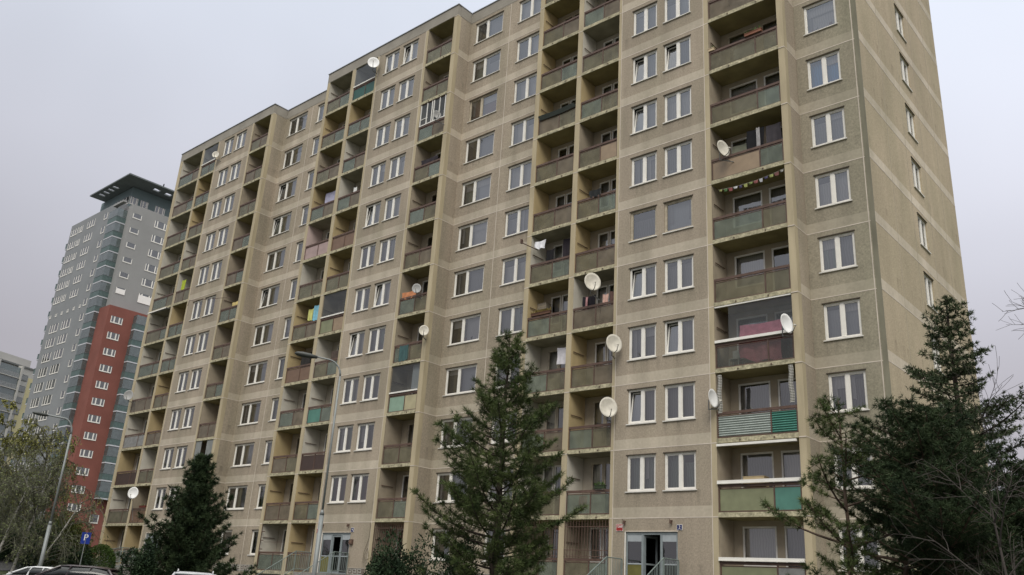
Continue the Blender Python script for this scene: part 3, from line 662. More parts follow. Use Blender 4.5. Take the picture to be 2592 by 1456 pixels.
# ------------------------------------------------------------------ laundry and clutter in the loggias
def cloth(name, x0, x1, zt, zb, y, col, label, cat='laundry', amp=.04, ragged=.08, group='laundry hung in the loggias', seed=1):
    rnd = random.Random(seed); nx, nz = 14, 8; p = MB(); M = mat('fabric_' + name + str(seed), col, .95, .16, 5); k = p.mi(M); ph = rnd.uniform(0, 6)
    for sgn in (0, .012):
        for j in range(nz + 1):
            for i in range(nx + 1):
                u = i / nx; v = j / nz; bot = zb + ragged * math.sin(u * 9 + ph) * .6 + ragged * math.sin(u * 3.2 + ph)
                p.v.append((x0 + (x1 - x0) * (u + .03 * math.sin(v * 5 + ph)), y + sgn + amp * v * math.sin(u * 14 + ph + v), zt + .02 * math.cos(u * 6) + (bot - zt) * v))
    W1 = nx + 1
    for b in (0, (nx + 1) * (nz + 1)):
        for j in range(nz):
            for i in range(nx): a = b + j * W1 + i; p.f.append((a, a + 1, a + 1 + W1, a + W1)); p.m.append(k)
    return tag(p.build(name, smooth=True), label, cat, group)
cloth('blanket', .95, 2.75, 10.25, 8.72, .22, (.74, .27, .33), 'big pink blanket hanging behind the glazed loggia rail', 'blanket', .09, .12, seed=3)
cloth('dark_laundry', 1.55, 2.35, 19.0, 17.9, .3, (.012, .012, .014), 'black clothes hanging right of the dish and blind', seed=4)
cloth('striped_laundry', 2.45, 3.1, 19.0, 17.95, .35, (.05, .045, .05), 'dark grey laundry at the right end of the same line as the black clothes', seed=5)
cloth('grey_scarf', 2.05, 2.2, 19.0, 18.0, .22, (.34, .33, .33), 'pale scarf in front of black clothes', ragged=.02, seed=6)
cloth('sun_blind', .55, 1.45, 18.85, 17.95, .9, (.29, .30, .22), 'olive blind hanging behind the cream dish', 'blind', .005, .0, seed=7)
cloth('white_cloth', -9.9, -9.2, 16.35, 15.95, -.02, (.72, .72, .74), 'crumpled white cloth hanging in a white loggia', ragged=.06, seed=8)
cloth('black_jacket', -9.35, -8.85, 15.9, 15.2, .3, (.015, .014, .016), 'black garment below the crumpled white cloth', seed=9)
cloth('dark_curtain', -8.5, -7.85, 16.4, 15.2, .55, (.03, .025, .03), 'dark clothes at the right of the loggia with the crumpled white cloth', seed=10)
cloth('black_coat', -6.95, -6.2, 12.95, 12.25, .25, (.018, .016, .02), 'black coat hanging left of the dish stem', seed=11)
cloth('pink_towel', -6.72, -6.6, 12.9, 12.3, .18, (.5, .28, .28), 'narrow pink towel over the black coat', ragged=.02, seed=12)
cloth('peach_shirt', -5.78, -5.45, 12.85, 12.35, .2, (.55, .36, .30), 'peach shirt right of the dish stem', ragged=.03, seed=13)
cloth('brown_shirt', -5.42, -5.05, 12.95, 12.3, .25, (.12, .07, .06), 'brown shirt at the right end beside the peach one', ragged=.03, seed=14)
cloth('orange_cloth', -19.75, -18.55, 15.5, 15.05, .05, (.50, .21, .10), 'orange cloth beside the grey dish', ragged=.03, seed=15)
cloth('yellow_towel', -29.1, -28.55, 16.2, 15.45, .3, (.50, .50, .17), 'yellow towel beside light blue laundry', ragged=.02, seed=16)
cloth('blue_shirt', -28.5, -27.85, 16.35, 15.4, .28, (.20, .45, .56), 'light blue shirt beside the yellow towel', seed=17)
cloth('blue_towel', -27.95, -27.65, 16.5, 15.6, .35, (.24, .50, .60), 'light blue towel behind the blue shirt', ragged=.02, seed=18)
cloth('lilac_sheet', -29.5, -28.1, 24.75, 23.1, .6, (.46, .45, .58), 'pale lilac sheet hanging in an upper loggia', 'sheet', seed=19)
cloth('white_screen', -8.55, -7.7, 10.75, 9.95, .5, (.68, .66, .68), 'plain white sheet in the loggia level with the pine top', 'sheet', .01, 0, seed=20)
cloth('green_bag', -46.6, -46.0, 21.6, 20.75, .05, (.35, .42, .04), 'bright yellow-green bag on a far left loggia rail', 'bag', ragged=.05, seed=21)
cloth('ochre_sheet', -38.4, -37.7, 18.3, 17.9, .1, (.55, .44, .18), 'pale yellow sheet in a far single loggia', ragged=.03, seed=22)
cloth('dark_washing', -19.4, -18.0, 23.95, 23.55, .12, (.03, .025, .03), 'row of small dark washing over the rail two storeys below the white-framed glazing', seed=23)
cloth('black_cover', -10.08, -7.7, 23.72, 23.42, -.02, (.02, .025, .02), 'long black cover laid over an upper rail of the paired loggias', 'cover', .01, .01, seed=24)
cloth('black_bag', -6.6, -5.9, 18.3, 17.95, .0, (.02, .022, .022), 'black bag lying over a rail one storey above the two single-pane windows', 'bag', seed=25)
cloth('white_bag', -25.75, -25.45, 23.95, 23.6, .1, (.6, .6, .58), 'small white bag on an upper rail left of the paired windows', 'bag', ragged=.02, seed=26)
cloth('brown_board', -26.0, -25.3, 12.98, 12.4, .3, (.08, .06, .05), 'brown cloth hanging beside the lamp arm', ragged=.02, seed=27)
cloth('dark_parasol', -29.3, -28.3, 13.1, 12.3, .4, (.03, .028, .026), 'dark folded cloth above the brown balcony panels', seed=28)
cloth('teal_towel', -19.4, -18.7, 12.3, 11.45, .02, (.05, .10, .10), 'teal towel on the balcony below the cream pier dish', seed=29)
# prayer-flag style bunting
o = empty('bunting', (0, 0, 16.35), 'string of coloured pennants across the wide loggia', 'bunting'); p = MB(); line = []
for i in range(13): u = i / 12; line.append((.25 + 3.0 * u, .12, .12 + .5 * (u - .35) ** 2 - .02))
p.tube(line, .008, mat('string', (.5, .5, .4), .8), 4); p.build('string', o)
fc = [(.35, .37, .04), (.08, .22, .04), (.40, .06, .06), (.6, .6, .6), (.06, .05, .16), (.45, .50, .04), (.22, .32, .03), (.42, .08, .07), (.55, .55, .6), (.07, .06, .2), (.42, .48, .05), (.35, .1, .08), (.55, .52, .45)]
for i, c_ in enumerate(fc):
    g_ = sum(c_) / 3; c_ = tuple(.55 * q_ + .35 * g_ for q_ in c_)
    u = (i + .5) / 13; x = .25 + 3.0 * u; z = .12 + .5 * (u - .35) ** 2 - .03; q = MB(); M = mat('flag%d' % i, c_, .9, .12, 5)
    h_ = .10 + .05 * ((i * 7) % 3) / 2; w_ = .075 + .03 * ((i * 5) % 4) / 3; [q.face([(x - w_, .12 + k_, z), (x + w_, .12 + k_, z + .01), (x + w_ * .8, .10 + k_ + .02 * (i % 3), z - h_), (x - w_ * .7, .145 + k_, z - h_ * .9)], M) for k_ in (0, .004)]; q.build('pennant', o)
# woven roll-up screens either side
SC = mat('rope_screen', (.50, .49, .44), .9, .1, 6); SCD = mat('rope_screen_dark', (.10, .095, .08), .9, .1, 6)
for x, zt, zb, lab in ((.16, 8.3, 6.75, 'beaded black and white screen at the left end above the corrugated panels'), (3.12, 8.35, 6.9, 'beaded black and white screen at the right end above the corrugated panels')):
    q = MB(); n = 24
    for i in range(n):
        z = zb + (zt - zb) * i / n
        for dx in (-.06, 0, .06): q.box(x + dx - .028 + .02 * math.sin(i * .4), x + dx + .028 + .02 * math.sin(i * .4), -.01 + abs(dx) * .3, .03, z, z + (zt - zb) / n * .55, SC)
        q.box(x - .08 + .02 * math.sin(i * .4), x + .08 + .02 * math.sin(i * .4), .0, .02, z + (zt - zb) / n * .55, z + (zt - zb) / n, SCD)
    tag(q.build('beaded_screen'), lab, 'screen', 'beaded screens of the wide loggia')
# awning roller under the slab
q = MB(); q.box(0, 3.2, -.12, .0, -.09, -.0, FRAME); tag(q.build('awning_roller', None, (.03, -.0, 5.52)), 'white awning roller under the slab above the olive and teal balcony', 'awning')
q = MB(); q.box(0, 2.9, -.30, -.0, -.05, 0, RAILG); q.box(0, 2.9, -.33, -.28, -.09, 0, FRAME); tag(q.build('awning_roller', None, (-50.6, .0, 19.5)), 'pale awning on the far left end of the block', 'awning')
def pot(x, z, w, col, label, leaf=(.05, .09, .02), y=.05, n=40):
    o = empty('flower_box', (x, y, z), label, 'flower box', 'flower boxes on the loggia rails'); q = MB(); M = mat('box_' + label[:9], col, .7, .15, 4)
    q.box(-w / 2, w / 2, -.07, .07, 0, .12, M); q.box(-w / 2 - .015, w / 2 + .015, -.085, .085, .12, .145, M); q.build('trough', o); q = MB(); rnd = random.Random(len(label)); LM = mat('leaf_' + label[:9], leaf, .9, .3, 8)
    for i in range(n):
        a = Vector((rnd.uniform(-w / 2, w / 2), rnd.uniform(-.06, .06), .14)); b = a + Vector((rnd.uniform(-.08, .08), rnd.uniform(-.08, .05), rnd.uniform(.04, .2))); s_ = Vector((rnd.uniform(-.03, .03), .01, .01)); q.face([a, (a + b) / 2 + s_, b, (a + b) / 2 - s_], LM)
    q.build('plants', o)
pot(2.2, 23.62, .8, (.20, .085, .05), 'brown flower box on the upper wide loggia rail', y=.02); pot(.12, 23.6, .3, (.50, .40, .26), 'small tan box on the left rail end of the upper wide loggia', n=6)
pot(-5.5, 4.02, .5, (.03, .045, .02), 'dark green planter on the rail near the first-floor windows', y=.0); pot(-9.3, 12.42, 1.2, (.10, .05, .03), 'trough of dry brown plants on the yellow-walled loggia rail', (.16, .12, .03), n=120)
pot(-45.6, 4.02, .9, (.12, .03, .02), 'red-brown trough on the lower left rail behind the pine', n=10)
# boxes, chairs
def carton(x0, x1, y0, y1, z0, z1, col, label, cat='carton'):
    cx = (x0 + x1) / 2; q = MB(); M = mat('carton_' + label[:12], col, .85, .12, 4); q.box(x0 - cx, x1 - cx, y0, y1, 0, z1 - z0, M); q.box(x0 - cx + .02, x1 - cx - .02, y0 - .004, y0, (z1 - z0) * .45, (z1 - z0) * .55, mat('tape', (.45, .38, .25), .5, .05))
    q.box(x0 - cx - .015, x1 - cx + .015, y0 - .012, y1 + .01, z1 - z0, z1 - z0 + .02, M); return tag(q.build('carton', None, (cx, 0, z0)), label, cat)
carton(.9, 1.75, .3, .7, 2.95 + .98, 4.28, (.42, .33, .19), 'cardboard boxes behind the ledge above the olive panel'); carton(.12, .6, .15, .5, 22.56, 23.3, (.40, .30, .18), 'brown box behind the glass of the upper wide loggia')
carton(-38.3, -37.75, .1, .5, 21.0 - 1.2, 20.65, (.42, .24, .12), 'orange-brown box in the far single loggia'); carton(-10.1, -9.55, .7, 1.1, 13.0, 13.3, (.3, .26, .2), 'small box in the yellow loggia right of the recess')
def chair(x, y, z, col, label):
    o = empty('balcony_chair', (x, y, z), label, 'chair'); M = mat('chair_' + label[:8], col, .6, .1, 4); q = MB().box(-.22, .22, -.2, .2, .42, .45, M); q.build('seat', o); q = MB().box(-.22, .22, .18, .21, .5, .88, M); q.build('backrest', o)
    for sx in (-.2, .2):
        for sy in (-.18, .18): MB().box(sx - .015, sx + .015, sy - .015, sy + .015, 0, .42, M).build('leg', o)
chair(.6, .6, 8.56, (.55, .54, .5), 'white chair in the left corner below the pink blanket'); chair(-6.9, .5, 2.96, (.35, .10, .06), 'red-brown chair behind the glass in the loggia above the barred one'); chair(.6, .55, .16 + 0, (.35, .28, .16), 'light wooden chair in the ground-floor wide loggia')
# cable drooping
p = MB(); p.tube([(-20.15, -.03, 2.75), (-20.12, -.06, 2.0), (-20.35, -.12, 1.2), (-20.3, -.15, .75), (-20.05, -.13, .7), (-19.95, -.1, 1.1), (-20.1, -.1, 1.45), (-20.3, -.12, 1.1), (-20.15, -.13, .85), (-19.95, -.04, .95)], .012, mat('cable', (.12, .10, .06), .7)); tag(p.build('coiled_cable'), 'coiled loose cable hanging on the pier beside the barred loggia', 'cable')
# poles sticking out
p = MB(); p.tube([(-10.3, -.55, 16.25), (-9.75, .1, 15.95)], .025, RAIL); p.box(-10.34, -10.26, -.62, -.5, 16.2, 16.42, RAIL); tag(p.build('clothes_pole'), 'dark pole poking out left of the crumpled white cloth', 'pole')
p = MB(); p.tube([(-38.7, .0, 18.75), (-41.7, -1.5, 18.6)], .018, RAIL); p.tube([(-41.7, -1.5, 18.6), (-42.0, -1.4, 18.25)], .014, RAIL); tag(p.build('clothes_pole'), 'long thin rod reaching out over the far windows', 'pole')
# roof aerials
for x, y, h, lab in ((-27.0, 3, 2.4, 'thin aerial on the roof edge above the left stacks'), (-36.5 - 7, 3.5, 2.2, 'thin aerial near the far end of the roof'), (-22, 4, 1.6, 'short aerial on the roof above the paired windows')):
    p = MB(); p.tube([(0, 0, 0), (0, 0, h)], .025, ARM); 
    for i in range(4): p.tube([(-.35 + .05 * i, 0, h - .1 - .16 * i), (.35 - .05 * i, 0, h - .1 - .16 * i)], .012, ARM, 4)
    tag(p.build('roof_aerial', None, (x, y, 33.9)), lab, 'aerial', 'aerials on the roof')
# ------------------------------------------------------------------ the tall tower behind
TG = mat('tower_grey_render', (.215, .225, .23), .9, .06, .3, fine=.03, fscale=8); TGL = mat('tower_light_render', (.27, .27, .262), .9, .06, .3, fine=.03, fscale=8); TTE = mat('tower_teal_panel', (.15, .195, .20), .8, .07, .4); TR = mat('tower_red_render', (.20, .075, .058), .9, .1, .4, fine=.05, fscale=6)
TGR = mat('tower_green_rail', (.085, .125, .12), .5, .2, 3); TCAN = mat('tower_canopy', (.135, .15, .155), .7, .1, 1); THOLE = mat('tower_opening_rim', (.5, .51, .54), .8, .05)
TGLS = glassmat('tower_glass', tint=(.6, .7, .7), refl=.12, body=(.15, .19, .19), alpha=.5, ior=1.3); TWIN = glassmat('tower_window_glass', refl=.14, body=(.07, .075, .08), alpha=.85)
tower = empty('residential_tower', (-133, 30, 0), 'tall grey tower with a red base strip, green balconies and a flat overhanging roof', 'tower block')
def TB(name, mb, parent=tower):
    o = mb.build(name, parent)
    if parent is tower: o.location = (133, -30, 0)
    return o
q = MB()
q.box(-153.7, -134.0, 27.6, 46, -3, 63.2, TG)              # front wing
q.box(-134.0, -128.8, 28.2, 46, -3, 61.6, TGL)
q.box(-134.0, -133.99, 27.65, 28.2, -3, 62.4, TG)
TB('wall', q)
q = MB(); q.box(-146.8, -133.9, 29.5, 44, 61.6, 67.0, TTE); TB('penthouse', q)
q = MB(); 
xs_ = [-145.7, -143.4, -142.7, -141.5, -140.8, -139.6, -138.9, -137.7, -137.0, -129.5]; 
q.box(-145.7, -129.5, 26.6, 27.2, 67.1, 67.35, TCAN)
for i, (a, c) in enumerate(zip(xs_, xs_[1:])):
    if i % 2 == 0: q.box(a, c, 27.2, 28.3, 67.1, 67.35, TCAN)
q.box(-145.7, -132.3, 28.3, 46, 67.1, 67.35, TCAN); ys_ = [28.3, 32.3, 33.5, 34.6, 35.8, 37.5, 38.7, 46]
for i, (a, c) in enumerate(zip(ys_, ys_[1:])):
    if i % 2 == 0: q.box(-132.3, -131.2, a, c, 67.1, 67.35, TCAN)
q.box(-131.2, -129.5, 28.3, 46, 67.1, 67.35, TCAN); TB('roof_canopy', q)
def twin(axis, f, u0, u1, z0, z1, lights, parent_list, proud=.0):
    q = MB(); f2 = f - proud if axis == 'x' else f + proud
    def T(a, c, d0, d1, w0, w1, M, mb): (mb.box(a, c, f2 - d1, f2 - d0, w0, w1, M) if axis == 'x' else mb.box(f2 + d0, f2 + d1, a, c, w0, w1, M))
    fw = .12; T(u0, u1, .0, .06, z0 - .05, z0 + fw, FRAME, q); T(u0, u1, .0, .03, z1 - .06, z1, TCAN, q); T(u0, u0 + fw, 0, .05, z0 + fw, z1 - .06, FRAME, q); T(u1 - fw, u1, 0, .05, z0 + fw, z1 - .06, FRAME, q)
    for t in lights: u = u0 + (u1 - u0) * t; T(u - .1, u + .1, 0, .055, z0 + fw, z1 - .06, FRAME, q)
    w = TB('window', q); g_ = MB(); T(u0 + .02, u1 - .02, .005, .02, z0, z1 - .02, TWIN, g_); g_.build('pane', w)
TWL = []
for s in range(20):
    zb = 60.7 - 2.8 * s
    if s == 6: zb -= .0
    if zb < 3: break
    if s < 6:
        TWL += [('x', 27.6, -153.1, -150.1, zb, zb + 1.45, (.33, .66)), ('x', 27.6, -149.4, -148.0, zb, zb + 1.35, (.5,)), ('x', 27.6, -145.9, -142.8, zb, zb + 1.45, (.33, .66))]
    elif s > 6: TWL += [('x', 27.6, -151.6, -148.0, zb - .4, zb + 1.3, (.3, .6)), ('x', 27.6, -146.4, -142.8, zb - .4, zb + 1.3, (.3, .6))]
    TWL.append(('x', 27.6, -138.9, -137.6, zb + .1, zb + 1.4, ()))
    if s == 6: TWL += [('x', 27.6, -153.2 + 2.55 * i, -152.6 + 2.55 * i, 43.9, 44.6, ()) for i in range(6)]
    if s < 6: zz = 59.1 - 2.8 * s; TWL += [('y', -128.8, 28.5, 30.1, zz, zz + .95, ()), ('y', -128.8, 32.6, 34.9, zz - .3, zz + 1.05, (.22, .8))]
for s in range(12):
    zz = 39.15 - 2.8 * s
    if zz > 6: TWL.append(('y', -126.8, 27.95, 29.95, zz, zz + 1.15, (.3, .72)))
TWL += [('y', -126.8, 33.7, 35.2, 11.0, 12.4, (.4,)), ('y', -126.8, 31.7, 33.1, 6.9, 8.2, ())]
for (y0, y1) in ((29.45, 30.9), (31.4, 32.85), (34.3, 36.2)): TWL.append(('y', -133.9, y0, y1, 63.6, 65.1, (.35, .8)))
for (x0, x1) in ((-140.2, -138.2), (-137.2, -134.4)): TWL.append(('x', 29.5, x0, x1, 63.8, 65.4, (.5,)))
for w in TWL: twin(*w, None)
for (a, c, d, e) in ((28.5, 30.1, 44.9, 45.8), (32.55, 35.0, 44.4, 45.8)): TB('white_blind', MB().box(-128.79, -128.72, a, c, d, e, WHP))
q = MB(); q.box(-133.0, -126.8, 27.3, 46, -3, 42.05, TR); TB('red_wing', q)
# stacked corner balconies
def tbal(x0, x1, y0, y1, z, glass=True, white=False, side=True):
    q = MB(); q.box(x0, x1, y0, y1, z - .12, z + .08, THOLE); b_ = TB('balcony', q)
    r = MB(); r.box(x0, x1, y0, y0 + .05, z + .1, z + 1.05, TGR if not white else TGLS); r.box(x1 - .05, x1, y0 + .05, y1, z + .1, z + 1.05, TGR)
    if x0 < -150: r.box(x0, x0 + .05, y0 + .05, y1, z + .1, z + 1.05, TGR)
    r.box(x0 - .02, x1 + .02, y0 - .03, y0, z + 1.05, z + 1.12, TCAN); r.box(x1, x1 + .03, y0, y1, z + 1.05, z + 1.12, TCAN)
    r.build('balcony_rail', b_)
    if glass:
        g_ = MB(); g_.box(x0, x1 - .02, y0 + .02, y0 + .04, z + 1.12, z + 2.6, TGLS); g_.box(x1 - .04, x1 - .02, y0 + .04, y1, z + 1.12, z + 2.6, TGLS); g_.build('balcony_glazing', b_)
q = MB(); q.box(-134.2, -130.2, 26.9, 27.55, 62.0, 62.35, TGL); TB('balcony_roof', q)
for s in range(20):
    z = 58.1 - 2.8 * s
    if z < 12: break
    tbal(-134.0, -130.6, 26.5, 28.2, z, True)
    if z < 60: tbal(-155.3, -153.7, 27.9, 31, z + .6, False)
for s in range(12):
    z = 38.7 - 2.8 * s
    if z < 9: break
    tbal(-126.8, -125.6, 31.7, 36.0, z, True)
q = MB(); 
for i in range(5): q.box(-134.3, -134.0, 35, 35.1, 67.4, 70, ARM); q.box(-134.9 + .3 * i, -134.8 + .3 * i, 34.3, 35.6, 68.3 + .3 * (i % 3), 68.4 + .3 * (i % 3), ARM)
TB('roof_aerial', q)
# ------------------------------------------------------------------ the far left block, turned
az0 = R_(161.94); cb = CP + Vector((math.cos(az0), math.sin(az0), 0)) * 240; cb.z = 0; th = R_(112)
far = empty('distant_apartment_block', cb, 'distant pale block with glazed loggias and a yellow corner', 'apartment block', rz=th)
FW = mat('far_white_render', (.42, .41, .38), .9, .06, .2); FY = mat('far_yellow_render', (.50, .45, .26), .9, .07, .2); FS = mat('far_dark_grey', (.15, .155, .15), .9, .1, .5); FGL = glassmat('far_glass', tint=(.6, .65, .65), refl=.1, body=(.22, .24, .23), alpha=.6)  # FS is the plain dark grey of the far roof and window frames
# local +x runs along the visible face, away to the right; +y is behind it (to the left of th)
q = MB(); q.box(-40, 10.2, .6, 14, -3, 46.1, FW); q.build('wall', far)
q = MB(); q.box(.05, 10.3, .3, .62, -3, 46.1, FW); q.box(3.2, 10.3, .26, .3, -3, 44, FY); q.box(2.0, 10.3, .262, .3, -3, 36, FY); q.build('stair_wall', far)
q = MB(); q.box(-7, 6, 4, 10, 46.1, 49.2, FW); q.build('lift_house', far)
q = MB(); q.box(-40, 10.4, .1, 14.1, 46.1, 46.5, FS); q.build('roof', far)
for s in range(13):
    z = 43.0 - 2.8 * s; f_ = MB(); f_.box(1.0, 2.9, .18, .26, z, z + 1.5, FS); w_ = f_.build('window', far); gl_ = MB(); gl_.box(1.1, 2.8, .17, .18, z + .1, z + 1.4, FGL); gl_.build('pane', w_)
for c_ in range(4):
    x1 = -.5 - 6.6 * c_; q = MB(); q.box(x1, x1 + .5, -1.2, .6, -3, 46.1, FW); q.build('loggia_fin', far)
    for s in range(14):
        z = 43.0 - 2.8 * s; q = MB(); q.box(x1 - 6.0, x1 - .02, -1.1, .6, z - .2, z, FW); l_ = q.build('loggia', far); q = MB(); q.box(x1 - 6.0, x1 - .02, -1.0, -.95, z, z + 1.1, FGL); q.box(x1 - 6.0, x1 - .02, -.9, -.85, z + 1.1, z + 2.5, TGLS); q.build('loggia_glazing', l_)
# ------------------------------------------------------------------ street lamps
LP = mat('galvanised_pole', (.21, .225, .22), .5, .12, 2, metal=.2); LPD = mat('lamp_head_dark', (.055, .06, .055), .5, .1, 3)
def lamp(base, head, bend_z, r0, r1, label, with_head=True):
    o = empty('street_lamp', base, label, 'street lamp', 'street lamps'); b = Vector(base); hd = Vector(head) - b; top = bend_z - b.z; d = Vector((hd.x, hd.y, 0)); L_ = d.length; d.normalize()
    q = MB(); q.tube([(0, 0, -.3), (0, 0, top * .42)], [r0, r0 * .95], LP, 12); q.tube([(0, 0, top * .42), (0, 0, top * .44)], [r0 * 1.05, r1 * 1.1], LP, 12); q.tube([(0, 0, top * .44), (0, 0, top)], [r1 * 1.1, r1], LP, 12); q.build('pole', o, smooth=True)
    q = MB(); pts = []
    for i in range(9): t = i / 8 * math.pi / 2; pts.append(d * (.55 * (1 - math.cos(t))) + Vector((0, 0, top + (hd.z - top - .06) * math.sin(t))))
    pts.append(hd - d * .3); q.tube(pts, [r1] * 3 + [r1 * .8] * 7, LP, 8); q.build('arm', o, smooth=True)
    q = MB(); n = Vector((-d.y, d.x, 0)); k = q.mi(LPD); prof = [(-.45, .05, .05), (-.2, .12, .09), (.1, .15, .10), (.3, .12, .07), (.38, .04, .03)]
    for t, w, h in prof:
        for j in range(10): a = 2 * math.pi * j / 10; q.v.append(tuple(hd + d * t + n * (w * math.cos(a)) + Vector((0, 0, h * math.sin(a) + .08 * t))))
    for i in range(4):
        for j in range(10): q.f.append((i * 10 + j, i * 10 + (j + 1) % 10, (i + 1) * 10 + (j + 1) % 10, (i + 1) * 10 + j)); q.m.append(k)
    q.f.append(tuple(range(40, 50))); q.m.append(k); q.f.append(tuple(range(9, -1, -1))); q.m.append(k); q.build('lamp_head', o, smooth=True)
lamp((-34.93, -10.22, ground_z(-34.93, -10.22)), (-35.55, -11.9, 7.6), 6.7, .105, .058, 'street lamp with a dark head in front of the birches')
lamp((-9.41, -11.24, ground_z(-9.41, -11.24)), (-10.2, -12.35, 7.45), 6.8, .082, .036, 'tall pale lamp pole standing in front of the panel block')
# parking sign
o = empty('parking_sign', (-37.9, -6.84, ground_z(-37.9, -6.84)), 'blue parking sign with a white P behind the shrubs', 'sign'); gz = ground_z(-37.9, -6.84); rz_ = R_(66)
MB().tube([(0, 0, 0), (0, 0, 1.65 - gz)], .03, LP, 8).build('post', o); q = MB(); q.box(-.25, .25, -.02, .0, -.33, .33, mat('sign_blue', (.012, .035, .25), .4, .05)); pl_ = q.build('board', o, (0, 0, 1.32 - gz)); pl_.rotation_euler = (0, 0, rz_)
t_ = text_mesh('P', .5, WHP, (0, -.022, .02), pl_, 'lettering')
# ------------------------------------------------------------------ cars
TY = mat('tyre', (.02, .02, .02), .9, .1, 8); RIM = mat('alloy', (.4, .4, .4), .35, .1, 6, metal=.7); CG = glassmat('car_glass', tint=(.3, .33, .33), refl=.02, body=(.012, .014, .014), alpha=.8, ior=1.35); BLK = mat('black_trim', (.02, .02, .02), .6, .1, 5)
def car(label, loc, rz, paint, L=4.5, Wd=1.76, Ht=1.46, rails=False, coat=.15):
    o = empty('parked_car', loc, label, 'car', 'parked cars', rz); M = mat('paint_' + label[:10], paint, .3, .04, 2, spec=.6); M.node_tree.nodes['Principled BSDF'].inputs['Coat Weight'].default_value = coat
    h = Wd / 2
    def loft(st, M_, name, par):      # stations x, z-bottom, z-top, half width bottom, half width top, crown
        q = MB(); k = q.mi(M_); n = 0
        for (x, z0, z1, w0, w1, cr) in st:
            ring = [(-w0 * .86, z0), (-w0, z0 + (z1 - z0) * .18), (-w0 * .99, z0 + (z1 - z0) * .55), (-w1, z1 - cr * .6), (-w1 * .8, z1 - cr * .12), (0, z1), (w1 * .8, z1 - cr * .12), (w1, z1 - cr * .6), (w0 * .99, z0 + (z1 - z0) * .55), (w0, z0 + (z1 - z0) * .18), (w0 * .86, z0)]
            n = len(ring); q.v += [(x, y, z) for y, z in ring]
        for i in range(len(st) - 1):
            for j in range(n): q.f.append((i * n + j, i * n + (j + 1) % n, (i + 1) * n + (j + 1) % n, (i + 1) * n + j)); q.m.append(k)
        q.f.append(tuple(range(n))[::-1]); q.m.append(k); q.f.append(tuple(range((len(st) - 1) * n, len(st) * n))); q.m.append(k); return q.build(name, par, smooth=True)
    a, b = L / 2, -L / 2
    loft([(a, .32, .62, h * .72, h * .66, .1), (a - .15, .24, .74, h * .92, h * .84, .1), (a - .6, .2, .86, h, h * .9, .1), (a - 1.25, .2, .96, h, h * .93, .08), (0, .2, .97, h, h * .95, .04), (b + .6, .2, .98, h, h * .95, .04), (b + .12, .26, .95, h * .93, h * .88, .08), (b, .36, .85, h * .84, h * .78, .1)], M, 'body', o)
    loft([(a - 1.2, .93, .96, h * .90, h * .86, .02), (a - 1.75, .93, 1.26, h * .92, h * .76, .05), (a - 2.15, .93, Ht - .05, h * .93, h * .72, .06), (b + 1.2, .93, Ht - .03, h * .93, h * .72, .06), (b + .55, .93, Ht - .14, h * .92, h * .70, .06), (b + .12, .93, 1.02, h * .9, h * .80, .03)], CG, 'windows', o)
    loft([(a - 2.0, Ht - .12, Ht - .05, h * .72, h * .70, .03), (a - 2.4, Ht - .09, Ht, h * .745, h * .70, .05), (b + 1.2, Ht - .09, Ht, h * .745, h * .70, .05), (b + .5, Ht - .15, Ht - .08, h * .72, h * .68, .04)], M, 'roof', o)
    for sy in (-1, 1):
        for (x0, z0, x1, z1, w) in ((a - 1.22, .95, a - 2.1, Ht - .08, .045), (-.12, .95, -.2, Ht - .07, .045), (b + 1.35, .95, b + 1.3, Ht - .07, .04), (b + .22, .95, b + .62, Ht - .12, .06)):
            y0, y1 = sy * h * .935, sy * h * .755; MB().tube([(x0, y0, z0), ((x0 + x1) / 2, (y0 + y1) / 2 + sy * .035, (z0 + z1) / 2), (x1, y1, z1)], w, M, 6).build('pillar', o)
        q = MB(); q.box(a - 1.5, a - 1.38, sy * h * .97, sy * (h + .16), .96, 1.08, M) if sy > 0 else q.box(a - 1.5, a - 1.38, -(h + .16), -h * .97, .96, 1.08, M); q.build('wing_mirror', o)
        if rails: MB().tube([(a - 2.2, sy * h * .66, Ht - .03), (a - 2.3, sy * h * .66, Ht + .05), (b + .8, sy * h * .66, Ht + .04), (b + .65, sy * h * .66, Ht - .06)], .02, RIM, 6).build('roof_rail', o)
        q = MB(); q.box(a - .28, a - .02, sy * h * .6 - .17, sy * h * .6 + .13, .60, .74, mat('lamp_lens', (.6, .6, .58), .15, .05)); q.build('headlight', o)
        q = MB(); q.box(b - .01, b + .12, sy * h * .72 - .09, sy * h * .72 + .09, .68, .90, mat('tail_lens', (.35, .02, .015), .25, .05)); q.build('tail_light', o)
        for x in (a - .85, b + .85):
            t = MB(); t.tube([(x, sy * (h - .2), .31), (x, sy * (h + .005), .31)], .31, TY, 20); w_ = t.build('wheel', o); r_ = MB(); r_.tube([(x, sy * (h - .01), .31), (x, sy * (h + .012), .31)], .19, RIM, 16); r_.build('rim', w_)
def gpos(az, D): p = CP + Vector((math.cos(R_(az)), math.sin(R_(az)), 0)) * D; return p
p_ = gpos(158.75, 52); car('white hatchback with grey windows at the left edge of the parking row', (p_.x, p_.y, -1.88), R_(222), (.62, .63, .63), Ht=1.43, L=4.2)
p_ = gpos(156.9, 41.5); car('dark plum estate car beside the white hatchback', (p_.x, p_.y, -1.83), R_(228), (.022, .013, .014), Ht=1.49, L=4.6)
p_ = gpos(150.2, 33.5); car('silver car with pale roof rails in front of the dense dark pine', (p_.x, p_.y, -1.83), R_(330), (.35, .36, .37), rails=True, Ht=1.46)
